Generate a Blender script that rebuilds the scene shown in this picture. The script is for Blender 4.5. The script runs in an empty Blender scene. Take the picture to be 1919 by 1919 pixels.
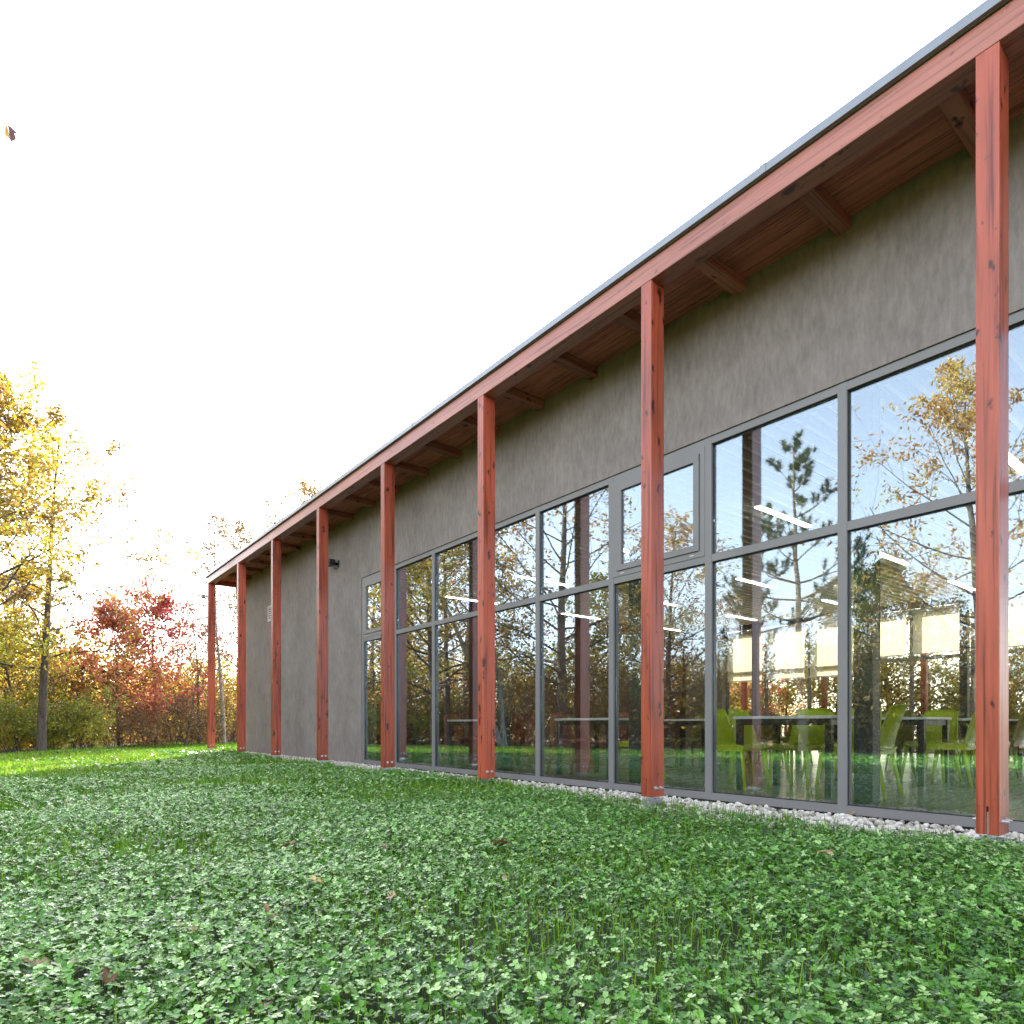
import bpy, bmesh, math, random
import numpy as np
from mathutils import Vector, Matrix

R = math.radians
S = bpy.context.scene
COL = S.collection
# World axes: X runs into the building (across it), Y runs along the facade away from the viewer, Z up.
# ------------------------------------------------------------------ camera, sky, sun, exposure
CAM_A = 38.42
EYE = 0.71
cam_d = bpy.data.cameras.new('camera')
cam = bpy.data.objects.new('camera', cam_d)
COL.objects.link(cam)
cam.location = (0, 0, EYE)
cam.rotation_euler = (R(90), 0, R(-CAM_A))
cam_d.sensor_width = 36
cam_d.lens = 36 * 1206 / 1919
cam_d.shift_y = 399.5 / 1919
cam_d.clip_start = 0.05
cam_d.clip_end = 3000
S.camera = cam

SUN_AZ, SUN_EL = 36.0, 26.0          # azimuth from +Y towards +X
w = bpy.data.worlds.new('World')
S.world = w
w.use_nodes = True
nt = w.node_tree
bg = nt.nodes['Background']
sky = nt.nodes.new('ShaderNodeTexSky')
sky.sky_type = 'NISHITA'
sky.sun_disc = False
sky.sun_elevation = R(SUN_EL)
sky.sun_rotation = R(SUN_AZ)
sky.air_density = 1.0
sky.dust_density = 1.6
sky.ozone_density = 1.0
hs = nt.nodes.new('ShaderNodeHueSaturation')      # thin high haze: a paler sky than a clear one
hs.inputs['Saturation'].default_value = 0.42
nt.links.new(sky.outputs[0], hs.inputs['Color'])
nt.links.new(hs.outputs[0], bg.inputs[0])
bg.inputs[1].default_value = 0.15
sun_d = bpy.data.lights.new('sun', 'SUN')
sun_d.energy = 4.2
sun_d.angle = R(0.5)
sun_d.color = (1.0, 0.93, 0.82)
sun = bpy.data.objects.new('sun', sun_d)
COL.objects.link(sun)
sv = Vector((math.sin(R(SUN_AZ)) * math.cos(R(SUN_EL)), math.cos(R(SUN_AZ)) * math.cos(R(SUN_EL)), math.sin(R(SUN_EL))))
sun.rotation_euler = (-sv).to_track_quat('-Z', 'Y').to_euler()
sun.location = (30, 30, 40)
S.view_settings.view_transform = 'Standard'
S.view_settings.look = 'None'
S.view_settings.gamma = 1
S.view_settings.use_curve_mapping = False
S.view_settings.exposure = 2.78
S.cycles.use_denoising = True
S.cycles.max_bounces = 10
S.cycles.transparent_max_bounces = 24
S.cycles.glossy_bounces = 5
S.cycles.diffuse_bounces = 5
S.cycles.sample_clamp_indirect = 8.0
S.cycles.caustics_reflective = False
S.cycles.caustics_refractive = False

# ------------------------------------------------------------------ helpers
def tag(o, label=None, cat=None, group=None, kind=None):
    if label: o['label'] = label
    if cat: o['category'] = cat
    if group: o['group'] = group
    if kind: o['kind'] = kind
    return o

def empty(name, loc=(0, 0, 0), rz=0.0):
    o = bpy.data.objects.new(name, None)
    COL.objects.link(o)
    o.location = loc
    o.rotation_euler = (0, 0, rz)
    o.empty_display_size = 0.2
    return o

def link(name, me, parent=None, loc=None):
    o = bpy.data.objects.new(name, me)
    COL.objects.link(o)
    if parent: o.parent = parent
    if loc: o.location = loc
    return o

def copy_tree(o, parent=None):
    c = o.copy()
    COL.objects.link(c)
    if parent: c.parent = parent
    for ch in list(o.children):
        copy_tree(ch, c)
    return c

class MB:
    """collects shapes, links them as one mesh object"""
    def __init__(self):
        self.bm = bmesh.new()
    def box(self, x0, x1, y0, y1, z0, z1, bev=0.0):
        r = bmesh.ops.create_cube(self.bm, size=1)
        vs = r['verts']
        for v in vs:
            v.co = Vector((x0 + (v.co.x + .5) * (x1 - x0), y0 + (v.co.y + .5) * (y1 - y0), z0 + (v.co.z + .5) * (z1 - z0)))
        if bev:
            es = list({e for v in vs for e in v.link_edges})
            bmesh.ops.bevel(self.bm, geom=es, offset=bev, segments=2, affect='EDGES', profile=0.5)
        return self
    def prism(self, pts, axis_pts0, axis_pts1):
        a = [self.bm.verts.new(p) for p in axis_pts0]
        b = [self.bm.verts.new(p) for p in axis_pts1]
        n = len(a)
        self.bm.faces.new(a[::-1]); self.bm.faces.new(b)
        for i in range(n):
            self.bm.faces.new((a[i], a[(i + 1) % n], b[(i + 1) % n], b[i]))
        return self
    def cyl(self, p0, p1, r0, r1=None, n=12):
        p0, p1 = Vector(p0), Vector(p1)
        r1 = r0 if r1 is None else r1
        d = (p1 - p0)
        q = d.to_track_quat('Z', 'Y').to_matrix()
        A, B = [], []
        for i in range(n):
            t = 2 * math.pi * i / n
            c = Vector((math.cos(t), math.sin(t), 0))
            A.append(self.bm.verts.new(p0 + q @ (c * r0)))
            B.append(self.bm.verts.new(p1 + q @ (c * r1)))
        self.bm.faces.new(A[::-1]); self.bm.faces.new(B)
        for i in range(n):
            f = self.bm.faces.new((A[i], A[(i + 1) % n], B[(i + 1) % n], B[i]))
            f.smooth = True
        return self
    def poly(self, pts):
        return self.bm.faces.new([self.bm.verts.new(p) for p in pts])
    def build(self, name, mat, parent=None, loc=None):
        me = bpy.data.meshes.new(name)
        bmesh.ops.recalc_face_normals(self.bm, faces=self.bm.faces[:])
        self.bm.to_mesh(me)
        self.bm.free()
        if mat: me.materials.append(mat)
        return link(name, me, parent, loc)

def np_mesh(name, V, F, mat, tint=None, smooth=False):
    """V (n,3), F (m,k) constant k"""
    V = np.asarray(V, dtype=np.float32); F = np.asarray(F, dtype=np.int32)
    me = bpy.data.meshes.new(name)
    m, k = F.shape
    me.vertices.add(len(V)); me.vertices.foreach_set('co', V.ravel())
    me.loops.add(m * k); me.loops.foreach_set('vertex_index', F.ravel())
    me.polygons.add(m)
    me.polygons.foreach_set('loop_start', np.arange(0, m * k, k, dtype=np.int32))
    try:
        me.polygons.foreach_set('loop_total', np.full(m, k, dtype=np.int32))
    except Exception:
        pass
    me.polygons.foreach_set('use_smooth', np.full(m, bool(smooth)))
    if tint is not None:
        a = me.attributes.new('tint', 'FLOAT', 'FACE')
        a.data.foreach_set('value', np.asarray(tint, dtype=np.float32))
    me.update(calc_edges=True)
    me.validate()
    if mat: me.materials.append(mat)
    return me

# ------------------------------------------------------------------ materials
def new_mat(name):
    m = bpy.data.materials.new(name)
    m.use_nodes = True
    n = m.node_tree
    return m, n, n.nodes['Principled BSDF'], n.nodes, n.links

def ramp(nodes, stops):
    r = nodes.new('ShaderNodeValToRGB')
    el = r.color_ramp.elements
    while len(el) < len(stops): el.new(0.5)
    for e, (p, c) in zip(el, stops):
        e.position = p
        e.color = (c[0], c[1], c[2], 1)
    return r

def simple(name, col, rough=0.5, metal=0.0, var=0.12, scale=8.0, bump=0.0, bscale=60.0, spec=0.5):
    m, n, b, N, L = new_mat(name)
    tc = N.new('ShaderNodeTexCoord')
    no = N.new('ShaderNodeTexNoise'); no.inputs['Scale'].default_value = scale; no.inputs['Detail'].default_value = 5
    L.new(tc.outputs['Object'], no.inputs['Vector'])
    r = ramp(N, [(0.25, [c * (1 - var) for c in col]), (0.75, [min(1, c * (1 + var)) for c in col])])
    L.new(no.outputs[0], r.inputs[0]); L.new(r.outputs[0], b.inputs['Base Color'])
    b.inputs['Roughness'].default_value = rough
    b.inputs['Metallic'].default_value = metal
    b.inputs['Specular IOR Level'].default_value = spec
    if bump:
        n2 = N.new('ShaderNodeTexNoise'); n2.inputs['Scale'].default_value = bscale; n2.inputs['Detail'].default_value = 6
        L.new(tc.outputs['Object'], n2.inputs['Vector'])
        bp = N.new('ShaderNodeBump'); bp.inputs['Strength'].default_value = bump; bp.inputs['Distance'].default_value = 0.01
        L.new(n2.outputs[0], bp.inputs['Height']); L.new(bp.outputs[0], b.inputs['Normal'])
    return m

def wood(name, axis, c0, c1, knot=(0.03, 0.006, 0.004), rough=0.34, knots=True, spec=0.55):
    """stained softwood with grain along one axis and scattered knots"""
    m, n, b, N, L = new_mat(name)
    tc = N.new('ShaderNodeTexCoord')
    oi = N.new('ShaderNodeObjectInfo')
    off = N.new('ShaderNodeVectorMath'); off.operation = 'SCALE'
    off.inputs[0].default_value = (17.3, 31.7, 57.1)
    L.new(oi.outputs['Random'], off.inputs['Scale'])
    add = N.new('ShaderNodeVectorMath'); add.operation = 'ADD'
    L.new(tc.outputs['Object'], add.inputs[0]); L.new(off.outputs[0], add.inputs[1])
    def mp(s_across, s_along):
        q = N.new('ShaderNodeMapping')
        s = [s_across] * 3; s[axis] = s_along
        q.inputs['Scale'].default_value = s
        L.new(add.outputs[0], q.inputs['Vector'])
        return q
    g = N.new('ShaderNodeTexNoise'); g.inputs['Scale'].default_value = 1; g.inputs['Detail'].default_value = 7; g.inputs['Roughness'].default_value = 0.65
    L.new(mp(38, 1.5).outputs[0], g.inputs['Vector'])
    g2 = N.new('ShaderNodeTexNoise'); g2.inputs['Scale'].default_value = 1; g2.inputs['Detail'].default_value = 4
    L.new(mp(3, 0.9).outputs[0], g2.inputs['Vector'])
    mixv = N.new('ShaderNodeMix'); mixv.data_type = 'FLOAT'; mixv.inputs[0].default_value = 0.5
    L.new(g.outputs[0], mixv.inputs[2]); L.new(g2.outputs[0], mixv.inputs[3])
    cr = ramp(N, [(0.34, c0), (0.48, [x * .35 + y * .65 for x, y in zip(c0, c1)]), (0.66, c1)])
    L.new(mixv.outputs[0], cr.inputs[0])
    col = cr.outputs[0]
    if knots:
        # warp the lookup a little so the knots are not round dots
        wn = N.new('ShaderNodeTexNoise'); wn.inputs['Scale'].default_value = 14; wn.inputs['Detail'].default_value = 2
        L.new(add.outputs[0], wn.inputs['Vector'])
        sc = N.new('ShaderNodeVectorMath'); sc.operation = 'MULTIPLY_ADD'
        sc.inputs[1].default_value = (0.09, 0.09, 0.09)
        L.new(wn.outputs[1], sc.inputs[0]); L.new(add.outputs[0], sc.inputs[2])
        q = N.new('ShaderNodeMapping')
        s = [12.5] * 3; s[axis] = 4.6
        q.inputs['Scale'].default_value = s
        L.new(sc.outputs[0], q.inputs['Vector'])
        v = N.new('ShaderNodeTexVoronoi'); v.inputs['Scale'].default_value = 1
        L.new(q.outputs[0], v.inputs['Vector'])
        sep = N.new('ShaderNodeSeparateColor'); L.new(v.outputs['Color'], sep.inputs[0])
        rad = N.new('ShaderNodeMapRange'); rad.inputs[1].default_value = 0.25; rad.inputs[2].default_value = 1.0
        rad.inputs[3].default_value = 0.0; rad.inputs[4].default_value = 0.33
        L.new(sep.outputs[0], rad.inputs[0])
        sub = N.new('ShaderNodeMath'); sub.operation = 'SUBTRACT'
        L.new(rad.outputs[0], sub.inputs[0]); L.new(v.outputs['Distance'], sub.inputs[1])
        kf = N.new('ShaderNodeMapRange'); kf.inputs[1].default_value = -0.05; kf.inputs[2].default_value = 0.09
        L.new(sub.outputs[0], kf.inputs[0])
        # streaky stain around knots
        mx = N.new('ShaderNodeMix'); mx.data_type = 'RGBA'
        kk = N.new('ShaderNodeMath'); kk.operation = 'MULTIPLY'; kk.inputs[1].default_value = 0.95
        L.new(kf.outputs[0], kk.inputs[0])
        L.new(kk.outputs[0], mx.inputs[0]); L.new(col, mx.inputs[6]); mx.inputs[7].default_value = (*knot, 1)
        col = mx.outputs[2]
    st = N.new('ShaderNodeTexNoise'); st.inputs['Scale'].default_value = 1; st.inputs['Detail'].default_value = 3
    L.new(mp(46, 1.1).outputs[0], st.inputs['Vector'])
    sr = N.new('ShaderNodeMapRange'); sr.inputs[1].default_value = 0.52; sr.inputs[2].default_value = 0.70; sr.inputs[4].default_value = 0.8
    L.new(st.outputs[0], sr.inputs[0])
    ms = N.new('ShaderNodeMix'); ms.data_type = 'RGBA'
    L.new(sr.outputs[0], ms.inputs[0]); L.new(col, ms.inputs[6]); ms.inputs[7].default_value = (c0[0] * .55, c0[1] * .6, c0[2] * .7, 1)
    col = ms.outputs[2]
    hv = N.new('ShaderNodeHueSaturation')
    vr = N.new('ShaderNodeMapRange'); vr.inputs[3].default_value = 0.78; vr.inputs[4].default_value = 1.12
    L.new(oi.outputs['Random'], vr.inputs[0]); L.new(vr.outputs[0], hv.inputs['Value']); L.new(col, hv.inputs['Color'])
    L.new(hv.outputs[0], b.inputs['Base Color'])
    b.inputs['Roughness'].default_value = rough
    b.inputs['Specular IOR Level'].default_value = spec
    bp = N.new('ShaderNodeBump'); bp.inputs['Strength'].default_value = 0.25; bp.inputs['Distance'].default_value = 0.004
    L.new(g.outputs[0], bp.inputs['Height']); L.new(bp.outputs[0], b.inputs['Normal'])
    return m

def two_sided_fresnel(N, L, ior):
    fr = N.new('ShaderNodeFresnel')
    geo = N.new('ShaderNodeNewGeometry')
    mr = N.new('ShaderNodeMapRange')
    mr.inputs[3].default_value = ior; mr.inputs[4].default_value = 1 / ior
    L.new(geo.outputs['Backfacing'], mr.inputs[0]); L.new(mr.outputs[0], fr.inputs[0])
    return fr

def leaf_mat(name, stops, trans=0.45, gloss=0.06, rough=0.45, sheen=0.0):
    m, n, b, N, L = new_mat(name)
    N.remove(b)
    out = N['Material Output']
    at = N.new('ShaderNodeAttribute'); at.attribute_name = 'tint'
    oi = N.new('ShaderNodeObjectInfo')
    ma = N.new('ShaderNodeMath'); ma.operation = 'MULTIPLY_ADD'; ma.inputs[1].default_value = 0.16; ma.inputs[2].default_value = -0.08
    L.new(oi.outputs['Random'], ma.inputs[0])
    ad = N.new('ShaderNodeMath'); ad.operation = 'ADD'; ad.use_clamp = True
    L.new(at.outputs['Fac'], ad.inputs[0]); L.new(ma.outputs[0], ad.inputs[1])
    cr = ramp(N, stops)
    L.new(ad.outputs[0], cr.inputs[0])
    d = N.new('ShaderNodeBsdfDiffuse'); t = N.new('ShaderNodeBsdfTranslucent'); g = N.new('ShaderNodeBsdfGlossy')
    g.inputs['Roughness'].default_value = rough
    L.new(cr.outputs[0], d.inputs[0]); L.new(cr.outputs[0], t.inputs[0])
    m1 = N.new('ShaderNodeMixShader'); m1.inputs[0].default_value = trans
    L.new(d.outputs[0], m1.inputs[1]); L.new(t.outputs[0], m1.inputs[2])
    m2 = N.new('ShaderNodeMixShader'); m2.inputs[0].default_value = gloss
    if sheen:
        fr = two_sided_fresnel(N, L, 1.45)
        fm = N.new('ShaderNodeMath'); fm.operation = 'MULTIPLY_ADD'; fm.use_clamp = True
        fm.inputs[1].default_value = sheen; fm.inputs[2].default_value = gloss
        L.new(fr.outputs[0], fm.inputs[0]); L.new(fm.outputs[0], m2.inputs[0])
    L.new(m1.outputs[0], m2.inputs[1]); L.new(g.outputs[0], m2.inputs[2])
    L.new(m2.outputs[0], out.inputs[0])
    return m

RED0, RED1 = (0.12, 0.021, 0.011), (0.45, 0.094, 0.047)
M = {}
M['wood_z'] = wood('red_stained_timber_upright', 2, RED0, RED1)
M['wood_y'] = wood('red_stained_timber_lengthwise', 1, (0.26, 0.085, 0.056), (0.50, 0.185, 0.13), knot=(0.10, 0.035, 0.03))
M['wood_x'] = wood('red_stained_timber_crosswise', 0, RED0, RED1)
M['soffit'] = wood('dark_red_soffit_board', 1, (0.28, 0.085, 0.062), (0.60, 0.21, 0.155), rough=0.75, knots=False, spec=0.3)
M['frame'] = simple('grey_window_frame_metal', (0.185, 0.18, 0.178), rough=0.42, var=0.05, scale=3)
M['gasket'] = simple('black_rubber_gasket', (0.015, 0.015, 0.016), rough=0.6)
M['flash'] = simple('grey_roof_flashing_metal', (0.23, 0.25, 0.27), rough=0.35, metal=0.6, var=0.08)
M['roofing'] = simple('roof_membrane', (0.16, 0.16, 0.16), rough=0.8)
M['steel'] = simple('galvanised_steel', (0.55, 0.56, 0.57), rough=0.38, metal=0.85, var=0.15, scale=40)
M['black'] = simple('black_painted_metal', (0.02, 0.021, 0.022), rough=0.4)
M['darkcol'] = simple('dark_grey_column_paint', (0.035, 0.04, 0.04), rough=0.5)
M['white'] = simple('white_laminate', (0.78, 0.78, 0.76), rough=0.3, var=0.02)
M['ceil'] = simple('ceiling_board', (0.22, 0.21, 0.20), rough=0.8)
M['slat'] = simple('pale_ceiling_slat', (0.66, 0.62, 0.53), rough=0.6, var=0.08)
M['brown'] = simple('brown_interior_wall', (0.09, 0.045, 0.03), rough=0.7, var=0.15, scale=2)
M['lime'] = simple('lime_green_plastic', (0.46, 0.58, 0.02), rough=0.35, var=0.04)
M['olive'] = simple('shaded_lime_plastic', (0.20, 0.19, 0.035), rough=0.4, var=0.05)  # darker copy of the lime plastic: backlit shade put into the colour
M['terra'] = simple('terracotta_plastic', (0.24, 0.05, 0.028), rough=0.35, var=0.05)
M['pebble'] = None
M['ventwhite'] = simple('white_vent_plastic', (0.55, 0.54, 0.52), rough=0.5, var=0.04)

def plaster():
    m, n, b, N, L = new_mat('brushed_grey_plaster')
    tc = N.new('ShaderNodeTexCoord')
    mp = N.new('ShaderNodeMapping'); mp.inputs['Scale'].default_value = (9, 9, 2.6)
    L.new(tc.outputs['Object'], mp.inputs[0])
    a = N.new('ShaderNodeTexNoise'); a.inputs['Scale'].default_value = 2.6; a.inputs['Detail'].default_value = 9; a.inputs['Roughness'].default_value = 0.7
    L.new(mp.outputs[0], a.inputs[0])
    c = N.new('ShaderNodeTexNoise'); c.inputs['Scale'].default_value = 1.7; c.inputs['Detail'].default_value = 7; c.inputs['Roughness'].default_value = 0.62
    L.new(tc.outputs['Object'], c.inputs[0])
    mx = N.new('ShaderNodeMix'); mx.data_type = 'FLOAT'; mx.inputs[0].default_value = 0.4
    L.new(a.outputs[0], mx.inputs[2]); L.new(c.outputs[0], mx.inputs[3])
    r = ramp(N, [(0.34, (0.158, 0.138, 0.126)), (0.5, (0.225, 0.197, 0.181)), (0.66, (0.285, 0.253, 0.235))])
    L.new(mx.outputs[0], r.inputs[0]); L.new(r.outputs[0], b.inputs['Base Color'])
    b.inputs['Roughness'].default_value = 0.9
    bp = N.new('ShaderNodeBump'); bp.inputs['Strength'].default_value = 0.7; bp.inputs['Distance'].default_value = 0.012
    L.new(a.outputs[0], bp.inputs['Height']); L.new(bp.outputs[0], b.inputs['Normal'])
    return m
M['plaster'] = plaster()

def glass(name, base, gain, coat=(0.97, 0.985, 1.0)):
    m, n, b, N, L = new_mat(name)
    N.remove(b)
    out = N['Material Output']
    tr = N.new('ShaderNodeBsdfTransparent'); tr.inputs[0].default_value = (0.93, 0.95, 0.93, 1)
    gl = N.new('ShaderNodeBsdfGlossy'); gl.inputs['Roughness'].default_value = 0.0
    gl.inputs[0].default_value = (*coat, 1)
    fr = two_sided_fresnel(N, L, 1.5)
    ma = N.new('ShaderNodeMath'); ma.operation = 'MULTIPLY_ADD'; ma.use_clamp = True
    ma.inputs[1].default_value = gain; ma.inputs[2].default_value = base
    L.new(fr.outputs[0], ma.inputs[0])
    tc = N.new('ShaderNodeTexCoord')
    no = N.new('ShaderNodeTexNoise'); no.inputs['Scale'].default_value = 1.7; no.inputs['Detail'].default_value = 1.0
    L.new(tc.outputs['Object'], no.inputs[0])
    bp = N.new('ShaderNodeBump'); bp.inputs['Strength'].default_value = 0.12; bp.inputs['Distance'].default_value = 0.006
    L.new(no.outputs[0], bp.inputs['Height']); L.new(bp.outputs[0], gl.inputs['Normal'])
    mx = N.new('ShaderNodeMixShader')
    L.new(ma.outputs[0], mx.inputs[0]); L.new(tr.outputs[0], mx.inputs[1]); L.new(gl.outputs[0], mx.inputs[2])
    L.new(mx.outputs[0], out.inputs[0])
    return m
M['glass'] = glass('coated_window_glass', 0.075, 2.7, (0.74, 0.87, 1.0))
M['farglass'] = glass('clear_window_glass', 0.02, 0.8)

def blind_mat():
    m, n, b, N, L = new_mat('cream_blind_fabric')
    N.remove(b); out = N['Material Output']
    tc = N.new('ShaderNodeTexCoord')
    no = N.new('ShaderNodeTexNoise'); no.inputs['Scale'].default_value = 250
    L.new(tc.outputs['Object'], no.inputs[0])
    r = ramp(N, [(0.3, (0.80, 0.71, 0.50)), (0.7, (0.86, 0.78, 0.58))]); L.new(no.outputs[0], r.inputs[0])
    d = N.new('ShaderNodeBsdfDiffuse'); t = N.new('ShaderNodeBsdfTranslucent')
    L.new(r.outputs[0], d.inputs[0]); L.new(r.outputs[0], t.inputs[0])
    mx = N.new('ShaderNodeMixShader'); mx.inputs[0].default_value = 0.52
    L.new(d.outputs[0], mx.inputs[1]); L.new(t.outputs[0], mx.inputs[2]); L.new(mx.outputs[0], out.inputs[0])
    return m
M['blind'] = blind_mat()

def floor_mat():
    m, n, b, N, L = new_mat('dark_plank_floor')
    tc = N.new('ShaderNodeTexCoord')
    br = N.new('ShaderNodeTexBrick'); br.inputs['Scale'].default_value = 1.0
    br.inputs['Brick Width'].default_value = 1.2; br.inputs['Row Height'].default_value = 0.3; br.inputs['Mortar Size'].default_value = 0.004
    br.inputs['Color1'].default_value = (0.42, 0.41, 0.35, 1); br.inputs['Color2'].default_value = (0.36, 0.35, 0.30, 1); br.inputs['Mortar'].default_value = (0.03, 0.03, 0.028, 1)
    L.new(tc.outputs['Object'], br.inputs['Vector'])
    L.new(br.outputs[0], b.inputs['Base Color'])
    b.inputs['Roughness'].default_value = 0.2
    return m
M['floor'] = floor_mat()

def lamp_mat():
    m, n, b, N, L = new_mat('lit_lamp_diffuser')
    b.inputs['Emission Color'].default_value = (1, 0.97, 0.92, 1)
    b.inputs['Emission Strength'].default_value = 3.0
    b.inputs['Base Color'].default_value = (0.8, 0.8, 0.8, 1)
    return m
M['lamp'] = lamp_mat()

def bark(name, c0, c1, scale=7):
    m, n, b, N, L = new_mat(name)
    tc = N.new('ShaderNodeTexCoord')
    mp = N.new('ShaderNodeMapping'); mp.inputs['Scale'].default_value = (scale, scale, scale * 0.3)
    L.new(tc.outputs['Object'], mp.inputs[0])
    a = N.new('ShaderNodeTexNoise'); a.inputs['Scale'].default_value = 2; a.inputs['Detail'].default_value = 8; a.inputs['Roughness'].default_value = 0.7
    L.new(mp.outputs[0], a.inputs[0])
    r = ramp(N, [(0.35, c0), (0.65, c1)]); L.new(a.outputs[0], r.inputs[0]); L.new(r.outputs[0], b.inputs['Base Color'])
    b.inputs['Roughness'].default_value = 0.9
    bp = N.new('ShaderNodeBump'); bp.inputs['Strength'].default_value = 0.8; bp.inputs['Distance'].default_value = 0.02
    L.new(a.outputs[0], bp.inputs['Height']); L.new(bp.outputs[0], b.inputs['Normal'])
    return m
M['bark'] = bark('dark_oak_bark', (0.045, 0.035, 0.028), (0.13, 0.105, 0.085))
M['palebark'] = bark('pale_grey_bark', (0.12, 0.105, 0.09), (0.34, 0.31, 0.27))
M['pinebark'] = bark('pine_bark', (0.12, 0.08, 0.06), (0.36, 0.28, 0.21))

M['gold'] = leaf_mat('golden_leaves', [(0.0, (0.10, 0.05, 0.012)), (0.3, (0.24, 0.145, 0.018)), (0.65, (0.40, 0.28, 0.022)), (1.0, (0.34, 0.36, 0.03))], trans=0.42)
M['orange'] = leaf_mat('orange_brown_leaves', [(0.0, (0.20, 0.08, 0.02)), (0.35, (0.46, 0.21, 0.045)), (0.7, (0.62, 0.38, 0.08)), (1.0, (0.60, 0.50, 0.11))], trans=0.55, gloss=0.05)
M['crimson'] = leaf_mat('crimson_leaves', [(0.0, (0.30, 0.035, 0.035)), (0.5, (0.48, 0.085, 0.065)), (1.0, (0.58, 0.20, 0.12))], trans=0.5)
M['coral'] = leaf_mat('coral_orange_leaves', [(0.0, (0.36, 0.08, 0.04)), (0.5, (0.52, 0.17, 0.08)), (1.0, (0.58, 0.30, 0.10))], trans=0.5)
M['ygreen'] = leaf_mat('yellow_green_leaves', [(0.0, (0.08, 0.12, 0.012)), (0.5, (0.26, 0.29, 0.025)), (1.0, (0.50, 0.42, 0.04))], trans=0.45)
M['brownleaf'] = leaf_mat('dry_brown_leaves', [(0.0, (0.07, 0.04, 0.025)), (0.5, (0.22, 0.12, 0.045)), (1.0, (0.38, 0.25, 0.08))], trans=0.4)
M['pineneedle'] = leaf_mat('pine_needles', [(0.0, (0.02, 0.05, 0.018)), (0.5, (0.045, 0.10, 0.03)), (1.0, (0.11, 0.15, 0.045))], trans=0.2)
M['clover'] = leaf_mat('clover_leaves', [(0.0, (0.010, 0.062, 0.001)), (0.35, (0.050, 0.19, 0.006)), (0.62, (0.15, 0.38, 0.035)), (0.92, (0.47, 0.66, 0.26)), (1.0, (0.25, 0.40, 0.02))], trans=0.28, gloss=0.02, rough=0.30, sheen=1.05)
M['grass'] = leaf_mat('grass_blades', [(0.0, (0.04, 0.13, 0.004)), (0.6, (0.13, 0.30, 0.010)), (0.93, (0.25, 0.42, 0.02)), (1.0, (0.30, 0.26, 0.09))], trans=0.4, gloss=0.03)
M['soil'] = simple('dark_soil_and_thatch', (0.022, 0.03, 0.012), rough=0.95, var=0.4, scale=3)
M['forestfloor'] = simple('leaf_litter_ground', (0.16, 0.10, 0.05), rough=0.95, var=0.45, scale=1.5, bump=0.6, bscale=12)

def pebble_mat():
    m, n, b, N, L = new_mat('white_pebbles')
    at = N.new('ShaderNodeAttribute'); at.attribute_name = 'tint'
    r = ramp(N, [(0.0, (0.09, 0.07, 0.055)), (0.08, (0.30, 0.26, 0.22)), (0.25, (0.50, 0.45, 0.39)), (0.6, (0.62, 0.57, 0.51)), (1.0, (0.76, 0.72, 0.66))])
    L.new(at.outputs['Fac'], r.inputs[0]); L.new(r.outputs[0], b.inputs['Base Color'])
    b.inputs['Roughness'].default_value = 0.75
    return m
M['pebble'] = pebble_mat()

# ------------------------------------------------------------------ key dimensions
XP = 4.44            # outer face of the posts
PD, PW = 0.175, 0.115  # post depth (across) and width (along)
XW = 5.284           # window plane / wall face
XF = 17.2            # far glazing
ZT = 4.60            # post top
ZB = 4.775           # beam top
YE = 19.20           # far end of the roof
Y0 = -5.0            # near end of the building
YC = [1.143 + 2.5 * k for k in range(7)] + [18.98]
BAY = 1.25
YM = [11.15 - BAY * k for k in range(12)]      # mullion centre lines
ZWT = 3.455          # window top
ZTR = 2.30           # transom
ZFL = 0.05           # interior floor
G0 = -0.06           # lawn soil level

def ground_z(x, y):
    return G0 + 0.018 * np.sin(0.9 * x + 0.6 * y) + 0.012 * np.sin(2.1 * x - 1.3 * y + 1.0) - 0.02 * np.clip(-x, 0, 12) * 0.5

# ------------------------------------------------------------------ setting: ground, lawn base, gravel
b = MB(); b.poly([(-900, -900, -0.62), (900, -900, -0.62), (900, 900, -0.62), (-900, 900, -0.62)])
tag(b.build('ground', M['forestfloor']), 'leaf-strewn woodland ground around the lawn', 'ground', kind='structure')
def terrain(name, x0, x1, y0, y1, n, m, zf, mat, label, cat):
    xs = np.linspace(x0, x1, n); ys = np.linspace(y0, y1, m)
    X, Y = np.meshgrid(xs, ys, indexing='ij')
    V = np.stack([X, Y, zf(X, Y)], -1).reshape(-1, 3)
    I = np.arange(n * m).reshape(n, m)
    F = np.stack([I[:-1, :-1], I[1:, :-1], I[1:, 1:], I[:-1, 1:]], -1).reshape(-1, 4)
    o = link(name, np_mesh(name, V, F, mat, smooth=True))
    return tag(o, label, cat, kind='structure')
terrain('lawn', -14, 4.45, -8, 30, 90, 150, lambda x, y: ground_z(x, y) - 0.004, M['soil'], 'soil of the clover lawn in front of the building', 'lawn')
terrain('woodland_floor', -70, 70, -30, 110, 60, 60, lambda x, y: -0.42 + 0.05 * np.sin(x * .7) * np.cos(y * .5), M['forestfloor'], 'brown leaf litter under the trees', 'ground')
terrain('side_lawn', 18.6, 24.5, -12, 34, 20, 60, lambda x, y: -0.05 + 0 * x, M['soil'], 'strip of lawn beyond the far glazing', 'lawn')
terrain('end_lawn', 4.63, 18.59, 19.3, 29, 30, 30, lambda x, y: -0.07 + 0 * x, M['soil'], 'lawn beyond the far end of the building', 'lawn')
b = MB(); b.box(4.36, 5.30, Y0, YE + 0.3, -0.4, -0.05)
tag(b.build('gravel_bed', simple('grey_gravel_bed', (0.25, 0.235, 0.21), rough=0.9, var=0.3, scale=30)), 'bed under the white pebbles along the glazing', 'gravel', kind='structure')

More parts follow.
